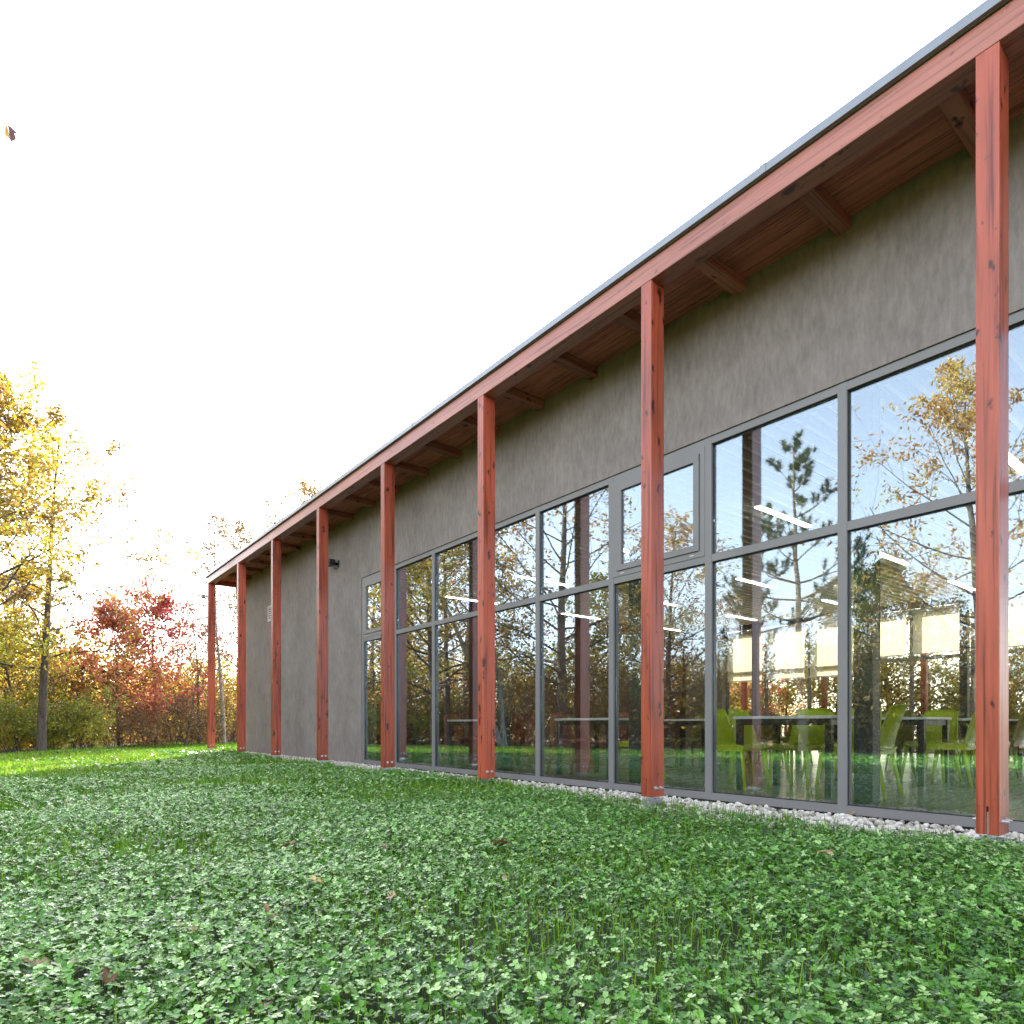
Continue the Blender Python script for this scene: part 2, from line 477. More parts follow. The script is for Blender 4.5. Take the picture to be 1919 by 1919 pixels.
# ------------------------------------------------------------------ building
B = empty('pavilion', (XW, 9, 0))
tag(B, 'long grey plastered pavilion with red timber posts, flat roof and tall glazing', 'building')
def part(mb, name, mat, parent=None):
    """part with world-space geometry, under the building"""
    o = mb.build(name, mat)
    o.parent = parent or B
    o.matrix_parent_inverse = (parent or B).matrix_basis.inverted()
    return o
bpy.context.view_layer.update()

# front wall: solid part, strip above the windows
XB = XW + 0.30
m_ = MB(); m_.box(XW - 0.012, XB, YM[0] + 0.045, 18.87, -0.35, ZB - 0.02); part(m_, 'wall', M['plaster'])
m_ = MB(); m_.box(XW - 0.012, XB, Y0 + 0.3, YM[0] + 0.0449, ZWT + 0.004, ZB - 0.02); part(m_, 'wall', M['plaster'])
m_ = MB(); m_.box(XB + 0.001, XF - 0.3, 18.60, 18.87, -0.35, ZB - 0.02); part(m_, 'wall', M['plaster'])
m_ = MB(); m_.box(XW, XF, Y0, Y0 + 0.295, -0.35, ZB - 0.02); part(m_, 'wall', M['plaster'])
m_ = MB(); m_.box(XF - 0.299, XF, YM[0] + 0.045, 18.87, -0.35, ZB - 0.02); part(m_, 'wall', M['plaster'])
m_ = MB(); m_.box(XF - 0.25, XF, Y0 + 0.3, YM[0] + 0.0449, ZWT + 0.05, ZB - 0.02); part(m_, 'wall', M['plaster'])
m_ = MB(); m_.box(XB + 0.002, XF - 0.301, 12.5, 12.7, ZFL, ZB - 0.03); part(m_, 'partition_wall', M['brown'])
m_ = MB(); m_.box(XB - 0.0, XB + 0.02, YM[0] + 0.05, 12.49, ZFL, 3.7); part(m_, 'wall_lining', M['brown'])
# sub base under glazing
m_ = MB(); m_.box(XW + 0.02, XB, Y0 + 0.3, YM[0] + 0.0445, -0.35, -0.004); part(m_, 'plinth', M['gasket'])
m_ = MB(); m_.box(XF - 0.2, XF - 0.02, Y0 + 0.3, YM[0] + 0.0445, -0.35, ZFL - 0.01); part(m_, 'plinth', M['gasket'])
m_ = MB(); m_.box(XW + 0.11, XF - 0.10, Y0 + 0.296, 12.499, -0.2, ZFL); part(m_, 'floor', M['floor'])
# roof
m_ = MB(); m_.box(XP - 0.012, 18.22, Y0 - 0.3, YE - 0.012, ZB + 0.006, ZB + 0.062)
roof = part(m_, 'roof', M['roofing'])
m_ = MB()
m_.box(XP - 0.035, XP - 0.013, Y0 - 0.32, YE + 0.02, ZB + 0.012, ZB + 0.075)
m_.box(XP - 0.035, 18.25, YE - 0.011, YE + 0.02, ZB + 0.0125, ZB + 0.0745)
for k in range(5):          # folded laps along the flashing
    yy = -3 + 5.2 * k + 0.35
    m_.box(XP - 0.039, XP - 0.0125, yy, yy + 0.05, ZB + 0.010, ZB + 0.078)
part(m_, 'roof_flashing', M['flash'], roof)
m_ = MB()
m_.box(XB, 18.0, Y0 - 0.29, YE - 0.15, ZB - 0.035, ZB + 0.0055)
xx = XP + PD - 0.004
while xx < XW - 0.02:
    m_.box(xx, min(xx + 0.136, XW - 0.0125), Y0 - 0.29, YE - 0.15, ZB - 0.035, ZB + 0.0055, bev=0.003)
    xx += 0.141
part(m_, 'soffit', M['soffit'])
# beams
m_ = MB(); m_.box(XP, XP + PD - 0.005, Y0 - 0.3, YE - 0.02, ZT, ZB, bev=0.004); part(m_, 'beam', M['wood_y'])
m_ = MB(); m_.box(XP + PD - 0.004, 17.99, YE - 0.14, YE - 0.021, ZT + 0.004, ZB - 0.004, bev=0.004); part(m_, 'beam', M['wood_x'])
m_ = MB(); m_.box(18.0, 18.17, Y0 - 0.3, YE - 0.02, ZT, ZB, bev=0.004); part(m_, 'beam', M['wood_y'])
# rafters under the eaves
RS = 0.918
y = 2.38 - RS * 6
rf = None
RM = wood('dark_red_rafter', 0, (0.22, 0.08, 0.06), (0.38, 0.16, 0.115), rough=0.7, spec=0.3)
while y < YE - 0.3:
    m_ = MB(); m_.box(XP + PD - 0.003, XW - 0.013, y - 0.055, y + 0.055, ZB - 0.135, ZB - 0.036, bev=0.003); part(m_, 'rafter', RM)
    y += RS

# posts with slot, knife plate and bolts
def make_post():
    r = MB()
    zs = 0.24
    r.box(0, PD, 0, PW, zs, ZT - 0.002, bev=0.004)
    r.box(0, PD, 0, PW / 2 - 0.006, 0.08, zs + 0.006)
    r.box(0.001, PD - 0.001, PW / 2 + 0.006, PW - 0.001, 0.0805, zs + 0.006)
    p = r.build('post', M['wood_z'])
    s = MB()
    s.box(0.012, PD - 0.012, PW / 2 - 0.005, PW / 2 + 0.005, 0.02, zs - 0.03)
    s.box(0.03, PD - 0.03, PW / 2 - 0.045, PW / 2 + 0.045, -0.30, 0.045)
    s.box(0.01, PD - 0.01, PW / 2 - 0.055, PW / 2 + 0.055, 0.045, 0.056)
    s.build('post_foot', M['steel'], p)
    for xx in (0.055, 0.125):
        for (f0, sg) in ((0.0, -1), (PW, 1)):
            q = MB()
            def ring(y, r, n):
                return [q.bm.verts.new((xx + r * math.cos(6.28318 * i / n), f0 + sg * y, 0.158 + r * math.sin(6.28318 * i / n))) for i in range(n)]
            # one lathe-like skin: washer, nut, thread end
            prof = [(-0.004, 0.017), (0.004, 0.017), (0.004, 0.0125), (0.017, 0.0125), (0.017, 0.0065), (0.030, 0.006)]
            rr_ = [ring(y, r, 12) for y, r in prof]
            for A_, B_ in zip(rr_[:-1], rr_[1:]):
                for i in range(12):
                    q.bm.faces.new((A_[i], A_[(i + 1) % 12], B_[(i + 1) % 12], B_[i]))
            q.bm.faces.new(rr_[-1]); q.bm.faces.new(rr_[0][::-1])
            q.build('bolt', M['steel'], p)
    return p
proto = make_post()
def place_part(o, loc):
    o.parent = B
    o.matrix_parent_inverse = B.matrix_basis.inverted()
    o.location = loc
for i, yy in enumerate(YC):
    o = proto if i == 0 else copy_tree(proto)
    place_part(o, (XP, yy, 0))
for i in range(7):
    o = copy_tree(proto)
    place_part(o, (18.0, 1.143 + 2.5 * (i - 1) + 1.25 * 0, 0))

# windows: one per bay, frame + two panes (+ sash)
FW = 0.036
def window(name_mat, x0, x1, ya, yb, sash=False, glassmat=None, blind=False):
    """ya<yb bay limits (mullion centres)"""
    f = MB()
    f.box(x0, x1, ya - 0.0355, ya + 0.0355, 0.0, ZWT)                    # mullion at the near side of the bay
    f.box(x0 + 0.003, x1 - 0.003, ya + 0.0356, yb - 0.0356, 0.0, 0.068)   # sill
    f.box(x0 + 0.003, x1 - 0.003, ya + 0.0356, yb - 0.0356, ZWT - 0.068, ZWT)
    f.box(x0 + 0.003, x1 - 0.003, ya + 0.0356, yb - 0.0356, ZTR - 0.035, ZTR + 0.035)
    w_ = part(f, 'window', M['frame'])
    g = MB()                                                             # black glazing gaskets
    gx0, gx1 = x0 + 0.022, x0 + 0.034
    for (za, zb) in ((0.068, ZTR - 0.035), (ZTR + 0.035, ZWT - 0.068)):
        y0_, y1_ = ya + 0.0357, yb - 0.0357
        t = 0.007
        g.box(gx0, gx1, y0_, y0_ + t, za, zb); g.box(gx0, gx1, y1_ - t, y1_, za, zb)
        g.box(gx0, gx1, y0_ + t, y1_ - t, za, za + t); g.box(gx0, gx1, y0_ + t, y1_ - t, zb - t, zb)
    part(g, 'gasket', M['gasket'], w_)
    for k, (za, zb) in enumerate(((0.068, ZTR - 0.035), (ZTR + 0.035, ZWT - 0.068))):
        y0_, y1_ = ya + 0.036, yb - 0.036
        if sash and k == 1:
            s = MB()
            t, d = 0.105, 0.055
            sx0, sx1 = x0 - 0.012, x0 + 0.03
            for (a0, a1, b0, b1) in ((y0_, y0_ + d, za, zb), (y1_ - d, y1_, za, zb), (y0_ + d, y1_ - d, za, za + d), (y0_ + d, y1_ - d, zb - d, zb)):
                s.box(x0 - 0.004, x0 + 0.03, a0, a1, b0, b1)
            q0, q1, r0, r1 = y0_ + d + 0.006, y1_ - d - 0.006, za + d + 0.006, zb - d - 0.006
            e = 0.062
            for (a0, a1, b0, b1) in ((q0, q0 + e, r0, r1), (q1 - e, q1, r0, r1), (q0 + e, q1 - e, r0, r0 + e), (q0 + e, q1 - e, r1 - e, r1)):
                s.box(x0 - 0.016, x0 + 0.028, a0, a1, b0, b1)
            part(s, 'sash', M['frame'], w_)
            gk = MB(); gk.box(x0 + 0.03, x0 + 0.036, y0_, y1_, za, za + 0.09); gk.box(x0 + 0.03, x0 + 0.036, y0_, y1_, zb - 0.09, zb)
            gk.box(x0 + 0.03, x0 + 0.036, y0_, y0_ + 0.09, za + 0.09, zb - 0.09); gk.box(x0 + 0.03, x0 + 0.036, y1_ - 0.09, y1_, za + 0.09, zb - 0.09)
            part(gk, 'gasket', M['gasket'], w_)
            for yy in (y0_ + 0.12, y1_ - 0.16):
                h = MB(); h.box(x0 - 0.009, x0 - 0.0045, yy, yy + 0.05, za + 0.022, za + 0.032); part(h, 'drain_cap', M['ventwhite'], w_)
            y0_, y1_, za, zb = q0 + e, q1 - e, r0 + e, r1 - e
            p = MB(); p.box(x0 + 0.008, x0 + 0.016, y0_, y1_, za, zb); part(p, 'pane', glassmat, w_)
        else:
            p = MB(); p.box(x0 + 0.038, x0 + 0.046, y0_, y1_, za, zb); part(p, 'pane', glassmat, w_)
    return w_
for k in range(len(YM) - 1):
    window('w', XW, XW + 0.09, YM[k + 1], YM[k], sash=(k in (0, 5)), glassmat=M['glass'])
m_ = MB(); m_.box(XW, XW + 0.09, YM[0] - 0.0355, YM[0] + 0.0355, 0, ZWT); part(m_, 'end_mullion', M['frame'])
for k in range(len(YM) - 1):
    window('w', XF - 0.10, XF - 0.01, YM[k + 1], YM[k], glassmat=M['farglass'])
m_ = MB(); m_.box(XF - 0.10, XF - 0.01, YM[0] - 0.0355, YM[0] + 0.0355, 0, ZWT); part(m_, 'end_mullion', M['frame'])

# interior columns, ceiling of slats
for yy in (-0.1, 2.4, 4.9, 7.4, 9.9):
    m_ = MB(); m_.box(5.66, 5.82, yy - 0.075, yy + 0.075, ZFL, ZB - 0.03, bev=0.006); part(m_, 'interior_column', M['darkcol'])
    m_ = MB(); m_.box(16.5, 16.66, yy - 0.075, yy + 0.075, ZFL, ZB - 0.03, bev=0.006); part(m_, 'interior_column', M['darkcol'])
m_ = MB(); m_.box(XB + 0.002, XF - 0.301, Y0 + 0.296, 12.499, 4.05, 4.08); part(m_, 'ceiling', M['ceil'])
m_ = MB()
yy = Y0 + 0.4
while yy < 12.4:
    m_.box(XB + 0.05, XF - 0.35, yy, yy + 0.045, 3.60, 3.68)
    yy += 0.16
part(m_, 'slat_ceiling', M['slat'])

# ------------------------------------------------------------------ fixtures on the building
t = empty('wall_lamp', (XW - 0.012, 12.28, 3.93)); t.scale = (0.62, 1.6, 1.5); tag(t, 'small black lamp on an arm fixed to the plain plaster wall', 'wall lamp')
m_ = MB(); m_.box(-0.02, 0.0, -0.06, 0.06, -0.05, 0.05); m_.build('mounting_plate', M['black'], t)
m_ = MB(); m_.cyl((-0.02, 0, 0), (-0.16, 0.02, 0.03), 0.018, n=10); m_.build('arm', M['black'], t)
m_ = MB(); m_.box(-0.34, -0.13, -0.07, 0.09, -0.005, 0.045, bev=0.008); m_.box(-0.32, -0.15, -0.05, 0.07, -0.03, -0.005); m_.build('lamp_head', M['black'], t)
t = empty('wall_vent', (XW - 0.013, 16.38, 3.50)); tag(t, 'white louvred vent grille on the grey wall beside the third post', 'vent')
m_ = MB()
m_.box(-0.02, 0, -0.15, -0.125, -0.19, 0.19); m_.box(-0.02, 0, 0.125, 0.15, -0.19, 0.19); m_.box(-0.02, 0, -0.125, 0.125, -0.19, -0.165); m_.box(-0.02, 0, -0.125, 0.125, 0.165, 0.19)
m_.build('frame', M['ventwhite'], t)
m_ = MB()
for k in range(6):
    z = -0.15 + k * 0.055
    m_.prism(None, [(-0.018, -0.124, z), (-0.004, -0.124, z + 0.03), (-0.002, -0.124, z + 0.026), (-0.016, -0.124, z - 0.004)], [(-0.018, 0.124, z), (-0.004, 0.124, z + 0.03), (-0.002, 0.124, z + 0.026), (-0.016, 0.124, z - 0.004)])
m_.build('louvre', M['ventwhite'], t)
m_ = MB(); m_.box(-0.001, 0.0008, -0.124, 0.124, -0.164, 0.164); m_.build('backing', M['gasket'], t)
t = empty('floodlight', (XP, 18.98 + PW / 2, 4.23)); tag(t, 'grey floodlight strapped to the farthest timber post', 'floodlight')
m_ = MB(); m_.box(-0.012, 0, -0.04, 0.04, -0.05, 0.05); m_.build('bracket', M['steel'], t)
m_ = MB(); m_.cyl((-0.012, 0, 0), (-0.07, 0, 0.01), 0.016); m_.build('arm', M['black'], t)
m_ = MB(); m_.prism(None, [(-0.07, -0.10, 0.05), (-0.17, -0.10, 0.04), (-0.16, -0.10, -0.03), (-0.09, -0.10, -0.05)], [(-0.07, 0.10, 0.05), (-0.17, 0.10, 0.04), (-0.16, 0.10, -0.03), (-0.09, 0.10, -0.05)]); m_.build('lamp_head', M['flash'], t)

# ceiling lights (linear, lit)
def make_light():
    t = empty('linear_light')
    m_ = MB(); m_.box(0, 1.35, -0.045, 0.045, 0.012, 0.07); m_.build('housing', M['white'], t)
    m_ = MB(); m_.box(0.005, 1.345, -0.04, 0.04, 0.0, 0.0115); m_.build('diffuser', M['lamp'], t)
    return t
lp = None
side = ['nearest the front glazing', 'along the room middle', 'nearest the far glazing']
nm = ['first', 'second', 'third', 'fourth', 'fifth']
for j, xx in enumerate((7.57, 11.0, 14.4)):
    for i in range(5):
        o = lp if lp and i + j == 0 else (make_light() if lp is None else copy_tree(lp))
        if lp is None: lp = o
        o.location = (xx, 2.05 + 2.45 * i, 3.50)
        tag(o, f'linear ceiling light, {nm[i]} from right, row {side[j]}', 'ceiling light', 'linear ceiling lights')

# roller blinds on the far glazing
def make_blind(h, w=1.12):
    t = empty('roller_blind')
    m_ = MB(); m_.cyl((0, 0, 0), (0, w, 0), 0.03, n=12); m_.build('roller', M['white'], t)
    m_ = MB(); m_.poly([(0, 0.01, -h), (0, w - 0.01, -h), (0, w - 0.01, -0.02), (0, 0.01, -0.02)]); m_.build('fabric', M['blind'], t)
    m_ = MB(); m_.box(-0.008, 0.008, 0.005, w - 0.005, -h - 0.025, -h); m_.build('bottom_bar', M['white'], t)
    return t
bl = [make_blind(1.02), make_blind(1.42)]
used = [False, False]
for k in range(9):
    ya = YM[k + 1]
    kind = 1 if k in (0, 1, 2) else 0
    o = copy_tree(bl[kind]) if used[kind] else bl[kind]
    used[kind] = True
    o.location = (XF - 0.18, ya + 0.065, ZWT - 0.02)
    ordn = ['leftmost', 'second from left', 'third from left', 'fourth from left', 'fifth from left', 'sixth from left', 'seventh from left', 'eighth from left', 'ninth from left'][k]
    tag(o, f'cream roller blind on the far glazing, {ordn}, ' + ('pulled below the transom' if kind else 'stopping at the transom'), 'roller blind', 'roller blinds on the far glazing')

# ------------------------------------------------------------------ tables and chairs
def make_table(Lx, Ly):
    t = empty('table')
    m_ = MB(); m_.box(0, Lx, 0, Ly, 0.722, 0.75, bev=0.003); m_.build('tabletop', M['white'], t)
    m_ = MB()
    m_.box(0.05, Lx - 0.05, 0.03, 0.05, 0.66, 0.7215); m_.box(0.05, Lx - 0.05, Ly - 0.05, Ly - 0.03, 0.66, 0.7215)
    m_.box(0.03, 0.05, 0.03, Ly - 0.03, 0.6605, 0.721); m_.box(Lx - 0.05, Lx - 0.03, 0.03, Ly - 0.03, 0.6605, 0.721)
    m_.build('apron', M['black'], t)
    for xx in (0.02, Lx - 0.075):
        for yy in (0.02, Ly - 0.075):
            m_ = MB(); m_.box(xx, xx + 0.055, yy, yy + 0.055, 0, 0.7205); m_.build('leg', M['black'], t)
    return t

def sheet(fn, n, m, th):
    """closed curved sheet: fn(s,t)->point; thickness along local normal"""
    P = np.array([[fn(i / (n - 1), j / (m - 1)) for j in range(m)] for i in range(n)])
    du = np.gradient(P, axis=0); dv = np.gradient(P, axis=1)
    Nn = np.cross(du, dv); Nn /= np.linalg.norm(Nn, axis=2, keepdims=True) + 1e-9
    A = P + Nn * th / 2; Bq = P - Nn * th / 2
    V = np.concatenate([A.reshape(-1, 3), Bq.reshape(-1, 3)])
    I = np.arange(n * m).reshape(n, m); J = I + n * m
    F = [np.stack([I[:-1, :-1], I[1:, :-1], I[1:, 1:], I[:-1, 1:]], -1).reshape(-1, 4),
         np.stack([J[:-1, :-1], J[:-1, 1:], J[1:, 1:], J[1:, :-1]], -1).reshape(-1, 4)]
    def rim(a, b_):
        return np.stack([a[:-1], a[1:], b_[1:], b_[:-1]], -1)
    F += [rim(I[0, ::-1], J[0, ::-1]), rim(I[-1], J[-1]), rim(I[:, 0], J[:, 0]), rim(I[::-1, -1], J[::-1, -1])]
    return V, np.concatenate(F)

def make_chair(mat):
    """origin on the floor; sitter faces -Y, back at +Y"""
    t = empty('chair')
    def seat(s, q):
        x = (s - .5) * 0.46; y = -0.22 + q * 0.42
        z = 0.455 - 0.02 * math.cos((s - .5) * math.pi) - 0.035 * max(0, (0.18 - q) / 0.18) ** 2
        return (x * (0.92 + 0.08 * q), y, z)
    V, F = sheet(seat, 12, 12, 0.02)
    link('seat', np_mesh('seat', V, F, mat, smooth=True), t)
    m_ = MB(); 
    m_.box(-0.215, 0.215, -0.20, -0.18, 0.395, 0.43); m_.box(-0.215, 0.215, 0.17, 0.19, 0.395, 0.44)
    m_.box(-0.225, -0.205, -0.179, 0.169, 0.395, 0.445); m_.box(0.205, 0.225, -0.179, 0.169, 0.395, 0.445)
    m_.build('seat_frame', mat, t)
    def back(s, q):
        wv = 0.225 - 0.045 * q
        x = (s - .5) * 2 * wv
        y = 0.195 + 0.10 * q + 0.05 * q * q - 0.07 * (2 * s - 1) ** 2 * (0.4 + 0.6 * q)
        z = 0.445 + 0.40 * q - 0.02 * (2 * s - 1) ** 4 * q
        return (x, y, z)
    V, F = sheet(back, 13, 12, 0.014)
    link('backrest', np_mesh('backrest', V, F, mat, smooth=True), t)
    for sx in (-1, 1):
        for (ya, yb) in ((-0.17, -0.23), (0.16, 0.24)):
            m_ = MB(); m_.cyl((sx * 0.185, ya, 0.42), (sx * 0.225, yb, 0.0), 0.02, 0.013, n=10); m_.build('leg', mat, t)
    return t
tb = make_table(0.8, 1.0)
chairs = {}
def put_chair(kind, x, y, rz, label):
    if kind not in chairs:
        o = chairs[kind] = make_chair(M[kind])
    else:
        o = copy_tree(chairs[kind])
    o.location = (x, y, ZFL); o.rotation_euler = (0, 0, rz)
    tag(o, label, 'chair', {'lime': 'lime green chairs', 'terra': 'terracotta chairs', 'olive': 'shade-painted lime chairs'}[kind])
random.seed(4)
tables = [  # x, y, wording, chair kinds (far end, near end, two on the inner side)
    (5.86, 2.75, 'the table right of the second nearest post', ['lime', 'lime', 'lime', 'lime']),
    (7.75, 2.65, 'the table seen left of the nearest post', ['lime', 'lime', 'olive', 'lime']),
    (9.7, 2.7, 'the middle table of the right-hand row', ['olive', 'olive', 'olive', 'lime']),
    (11.6, 2.7, 'the table deepest in the right-hand row', ['olive', 'lime', 'olive', 'olive']),
    (5.80, 5.40, 'the table left of the second nearest post', ['terra', 'lime', 'terra', 'terra']),
    (5.80, 8.05, 'the table left of the third nearest post', ['terra', 'terra', 'terra', 'terra']),
    (7.75, 5.40, 'the inner table of the second row', ['olive', 'lime', 'olive', 'lime']),
    (9.7, 5.40, 'the deep table of the second row', ['olive', 'olive', 'olive', 'olive']),
]
tl = ['white topped black legged table just inside the glass, right of the second nearest post',
      'white topped table one step deeper inside, left of the nearest post',
      'white topped table in the middle of the right-hand row inside',
      'white topped table deepest in the right-hand row, towards the blinds',
      'white topped table inside the glass left of the second nearest post',
      'white topped table inside the glass left of the third nearest post',
      'white topped table behind the one left of the second nearest post',
      'white topped table third from the glass in the second row']
for i, (x, y, wd, ks) in enumerate(tables):
    o = tb if i == 0 else copy_tree(tb)
    o.location = (x, y, ZFL)
    tag(o, tl[i], 'table', 'white tables in the dining room')
    j = lambda s: random.uniform(-s, s)
    cn = {'lime': 'lime green', 'terra': 'terracotta red', 'olive': 'olive brown'}
    if i < 2:
        put_chair(ks[0], x + 0.20 + j(.02), y + 1.10 + j(.04), j(.08), f'{cn[ks[0]]} chair, far end of {wd}, glass side')
        put_chair(ks[0], x + 0.68 + j(.02), y + 1.13 + j(.04), j(.08), f'{cn[ks[0]]} chair, far end of {wd}, room side')
    else:
        put_chair(ks[0], x + 0.36 + j(.03), y + 1.10 + j(.04), j(.12), f'{cn[ks[0]]} chair, far end of {wd}')
    put_chair(ks[1], x + 0.42 + j(.03), y - 0.12 + j(.04), math.pi + j(.12), f'{cn[ks[1]]} chair, near end of {wd}')
    put_chair(ks[2], x + 0.86 + j(.04), y + 0.74 + j(.03), -math.pi / 2 + j(.1), f'{cn[ks[2]]} chair, inner left of {wd}')
    put_chair(ks[3], x + 0.86 + j(.04), y + 0.24 + j(.03), -math.pi / 2 + j(.1), f'{cn[ks[3]]} chair, inner right of {wd}')

# ------------------------------------------------------------------ gravel pebbles
rng = np.random.default_rng(11)
def ico(sub):
    bm = bmesh.new(); bmesh.ops.create_icosphere(bm, subdivisions=sub, radius=1)
    V = np.array([v.co[:] for v in bm.verts]); F = np.array([[v.index for v in f.verts] for f in bm.faces]); bm.free()
    return V, F
def pebbles(n, x0, x1, y0, y1, sub, smin, smax):
    V0, F0 = ico(sub)
    k = len(V0)
    sc = rng.uniform(smin, smax, (n, 1, 1)) * rng.uniform(0.65, 1.25, (n, 1, 3)) * np.array([1, 1, 0.72])
    bump = 1 + rng.uniform(-0.16, 0.16, (n, k, 1))
    P = V0[None] * bump * sc
    a = rng.uniform(0, 2 * np.pi, n); c, s = np.cos(a)[:, None], np.sin(a)[:, None]
    t = rng.uniform(-.5, .5, n); ct, st = np.cos(t)[:, None], np.sin(t)[:, None]
    X, Y, Z = P[..., 0], P[..., 1], P[..., 2]
    Y, Z = Y * ct - Z * st, Y * st + Z * ct
    X, Y = X * c - Y * s, X * s + Y * c
    px = rng.uniform(x0, x1, (n, 1)); py = rng.uniform(y0, y1, (n, 1)); pz = rng.uniform(-0.045, -0.008, (n, 1)) 
    V = np.stack([X + px, Y + py, Z + pz], -1).reshape(-1, 3)
    F = (F0[None] + (np.arange(n) * k)[:, None, None]).reshape(-1, 3)
    return V, F, np.repeat(rng.uniform(0, 1, n), len(F0))
sets = [pebbles(5200, 4.40, XW, -1, 5.5, 2, 0.014, 0.026), pebbles(7500, 4.42, XW, 5.5, 19.4, 1, 0.014, 0.027)]
VV, FF, TT, o_ = [], [], [], 0
for v, f, t in sets:
    VV.append(v); FF.append(f + o_); TT.append(t); o_ += len(v)
tag(link('gravel', np_mesh('gravel', np.concatenate(VV), np.concatenate(FF), M['pebble'], np.concatenate(TT), smooth=True)), 'strip of white pebbles between lawn and glazing', 'gravel', kind='stuff')

# ------------------------------------------------------------------ clover and grass
ca, sa = math.cos(R(CAM_A)), math.sin(R(CAM_A))
def edge_x(y):
    return 4.56 + 0.05 * np.sin(y * 2.3) + 0.04 * np.sin(y * 5.1 + 1) + 0.02 * np.sin(y * 13.0) - 0.05 * np.clip((3 - y) / 3, 0, 1)
def wood_edge(x):
    """lawn limit in Y for a given X"""
    return np.interp(x, [-14, -9, -6, -2, 0, 2, 4.6, 12], [3, 8, 13.5, 18, 20.5, 24, 27.5, 30])
def sector(n_per, r0, r1, half):
    area = 0.5 * (r1 * r1 - r0 * r0) * 2 * half
    n = int(area * n_per)
    r = np.sqrt(rng.uniform(r0 * r0, r1 * r1, n)); a = rng.uniform(-half, half, n)
    y = r * np.cos(a) * ca - (-r * np.sin(a)) * sa * -1
    # forward dir = (sa, ca), right dir = (ca, -sa)
    x = r * np.cos(a) * sa + r * np.sin(a) * ca
    y = r * np.cos(a) * ca - r * np.sin(a) * sa
    keep = (x < edge_x(y)) & (y < wood_edge(x)) | ((x > 4.6) & (y > 19.35) & (y < 28.5) & (x < 18))
    return x[keep], y[keep]
def rect(n_per, x0, x1, y0, y1):
    n = int((x1 - x0) * (y1 - y0) * n_per)
    x = rng.uniform(x0, x1, n); y = rng.uniform(y0, y1, n)
    keep = ((x < edge_x(y)) & (y < wood_edge(x))) | (x > 4.7)
    keep &= ~((x * x + y * y < 169) & (np.abs(np.arctan2(x, y) - R(CAM_A)) < R(52)))     # that part is planted finely above
    return x[keep], y[keep]
def patch(x, y):
    return 0.5 + 0.25 * np.sin(1.7 * x + 0.8 * y + 0.5) + 0.25 * np.sin(0.9 * x - 1.9 * y) + 0.18 * np.sin(4.1 * x + 3.3 * y)
def gz(x, y):
    return np.where((x > 4.7), -0.07, ground_z(x, y))

LEAF = np.array([[0, 0, 0], [-.42, .42, .10], [-.36, .86, .06], [0, .95, -.04], [.36, .86, .06], [.42, .42, .10]])
def clovers(x, y, s, hmin, hmax):
    n = len(x)
    h = rng.uniform(hmin, hmax, n) * (0.75 + 0.5 * np.clip(patch(x, y), 0, 1))
    base = np.stack([x, y, gz(x, y) + h], -1)
    size = s * rng.uniform(0.65, 1.3, n)
    az = rng.uniform(0, 2 * np.pi, n)
    tx = rng.normal(0, 0.3, n); ty = rng.normal(0, 0.3, n)
    V = np.zeros((n, 3, 6, 3))
    for k in range(3):
        a = az + k * 2 * np.pi / 3 + rng.normal(0, 0.12, n)
        lift = rng.normal(0.12, 0.22, n)
        L = LEAF[None] * size[:, None, None]
        X = L[..., 0]; Y = L[..., 1] * np.cos(lift)[:, None] - L[..., 2] * np.sin(lift)[:, None]; Z = L[..., 1] * np.sin(lift)[:, None] + L[..., 2] * np.cos(lift)[:, None]
        c, s_ = np.cos(a)[:, None], np.sin(a)[:, None]
        X, Y = X * c - Y * s_, X * s_ + Y * c
        Z = Z + X * tx[:, None] + Y * ty[:, None]
        V[:, k] = np.stack([X, Y, Z], -1) + base[:, None]
    V = V.reshape(-1, 3)
    q = np.array([[3, 2, 1, 0], [5, 4, 3, 0]])
    F = (q[None] + (np.arange(n * 3) * 6)[:, None, None]).reshape(-1, 4)
    t = np.clip(rng.normal(0.53, 0.25, n) + 0.15 * (patch(x, y) - .5), 0, 0.92)
    t[rng.random(n) < 0.012] = 1.0
    return V, F, np.repeat(t, 6)
def blades(x, y, hmin, hmax, wd):
    n = len(x)
    h = rng.uniform(hmin, hmax, n) * rng.uniform(0.7, 1.15, n)
    b0 = np.stack([x, y, gz(x, y) - 0.005], -1)
    az = rng.uniform(0, 2 * np.pi, n)
    lean = np.abs(rng.normal(0.35, 0.3, n))
    d = np.stack([np.cos(az), np.sin(az), np.zeros(n)], -1)
    p = np.stack([-np.sin(az), np.cos(az), np.zeros(n)], -1)
    up = np.array([0, 0, 1.0])
    w_ = (wd * rng.uniform(0.6, 1.4, n))[:, None]
    m1 = b0 + d * (h * lean * 0.35)[:, None] + up * (h * 0.6)[:, None]
    m2 = b0 + d * (h * lean * 1.0)[:, None] + up * (h * (1.0 - 0.25 * lean))[:, None]
    V = np.stack([b0 - p * w_ * .7, b0 + p * w_ * .7, m1 + p * w_, m1 - p * w_, m2 + p * w_ * .12, m2 - p * w_ * .12], 1).reshape(-1, 3)
    q = np.array([[0, 1, 2, 3], [3, 2, 4, 5]])
    F = (q[None] + (np.arange(n) * 6)[:, None, None]).reshape(-1, 4)
    t = np.clip(rng.normal(0.5, 0.22, n) + 0.2 * ((y > 11.5) & (x < 3.2)), 0, 0.95); t[rng.random(n) < 0.03] = 1.0  # yellower, lighter blades in the sunlit patch: sunshine painted into the tint
    return V, F, np.repeat(t, 2)
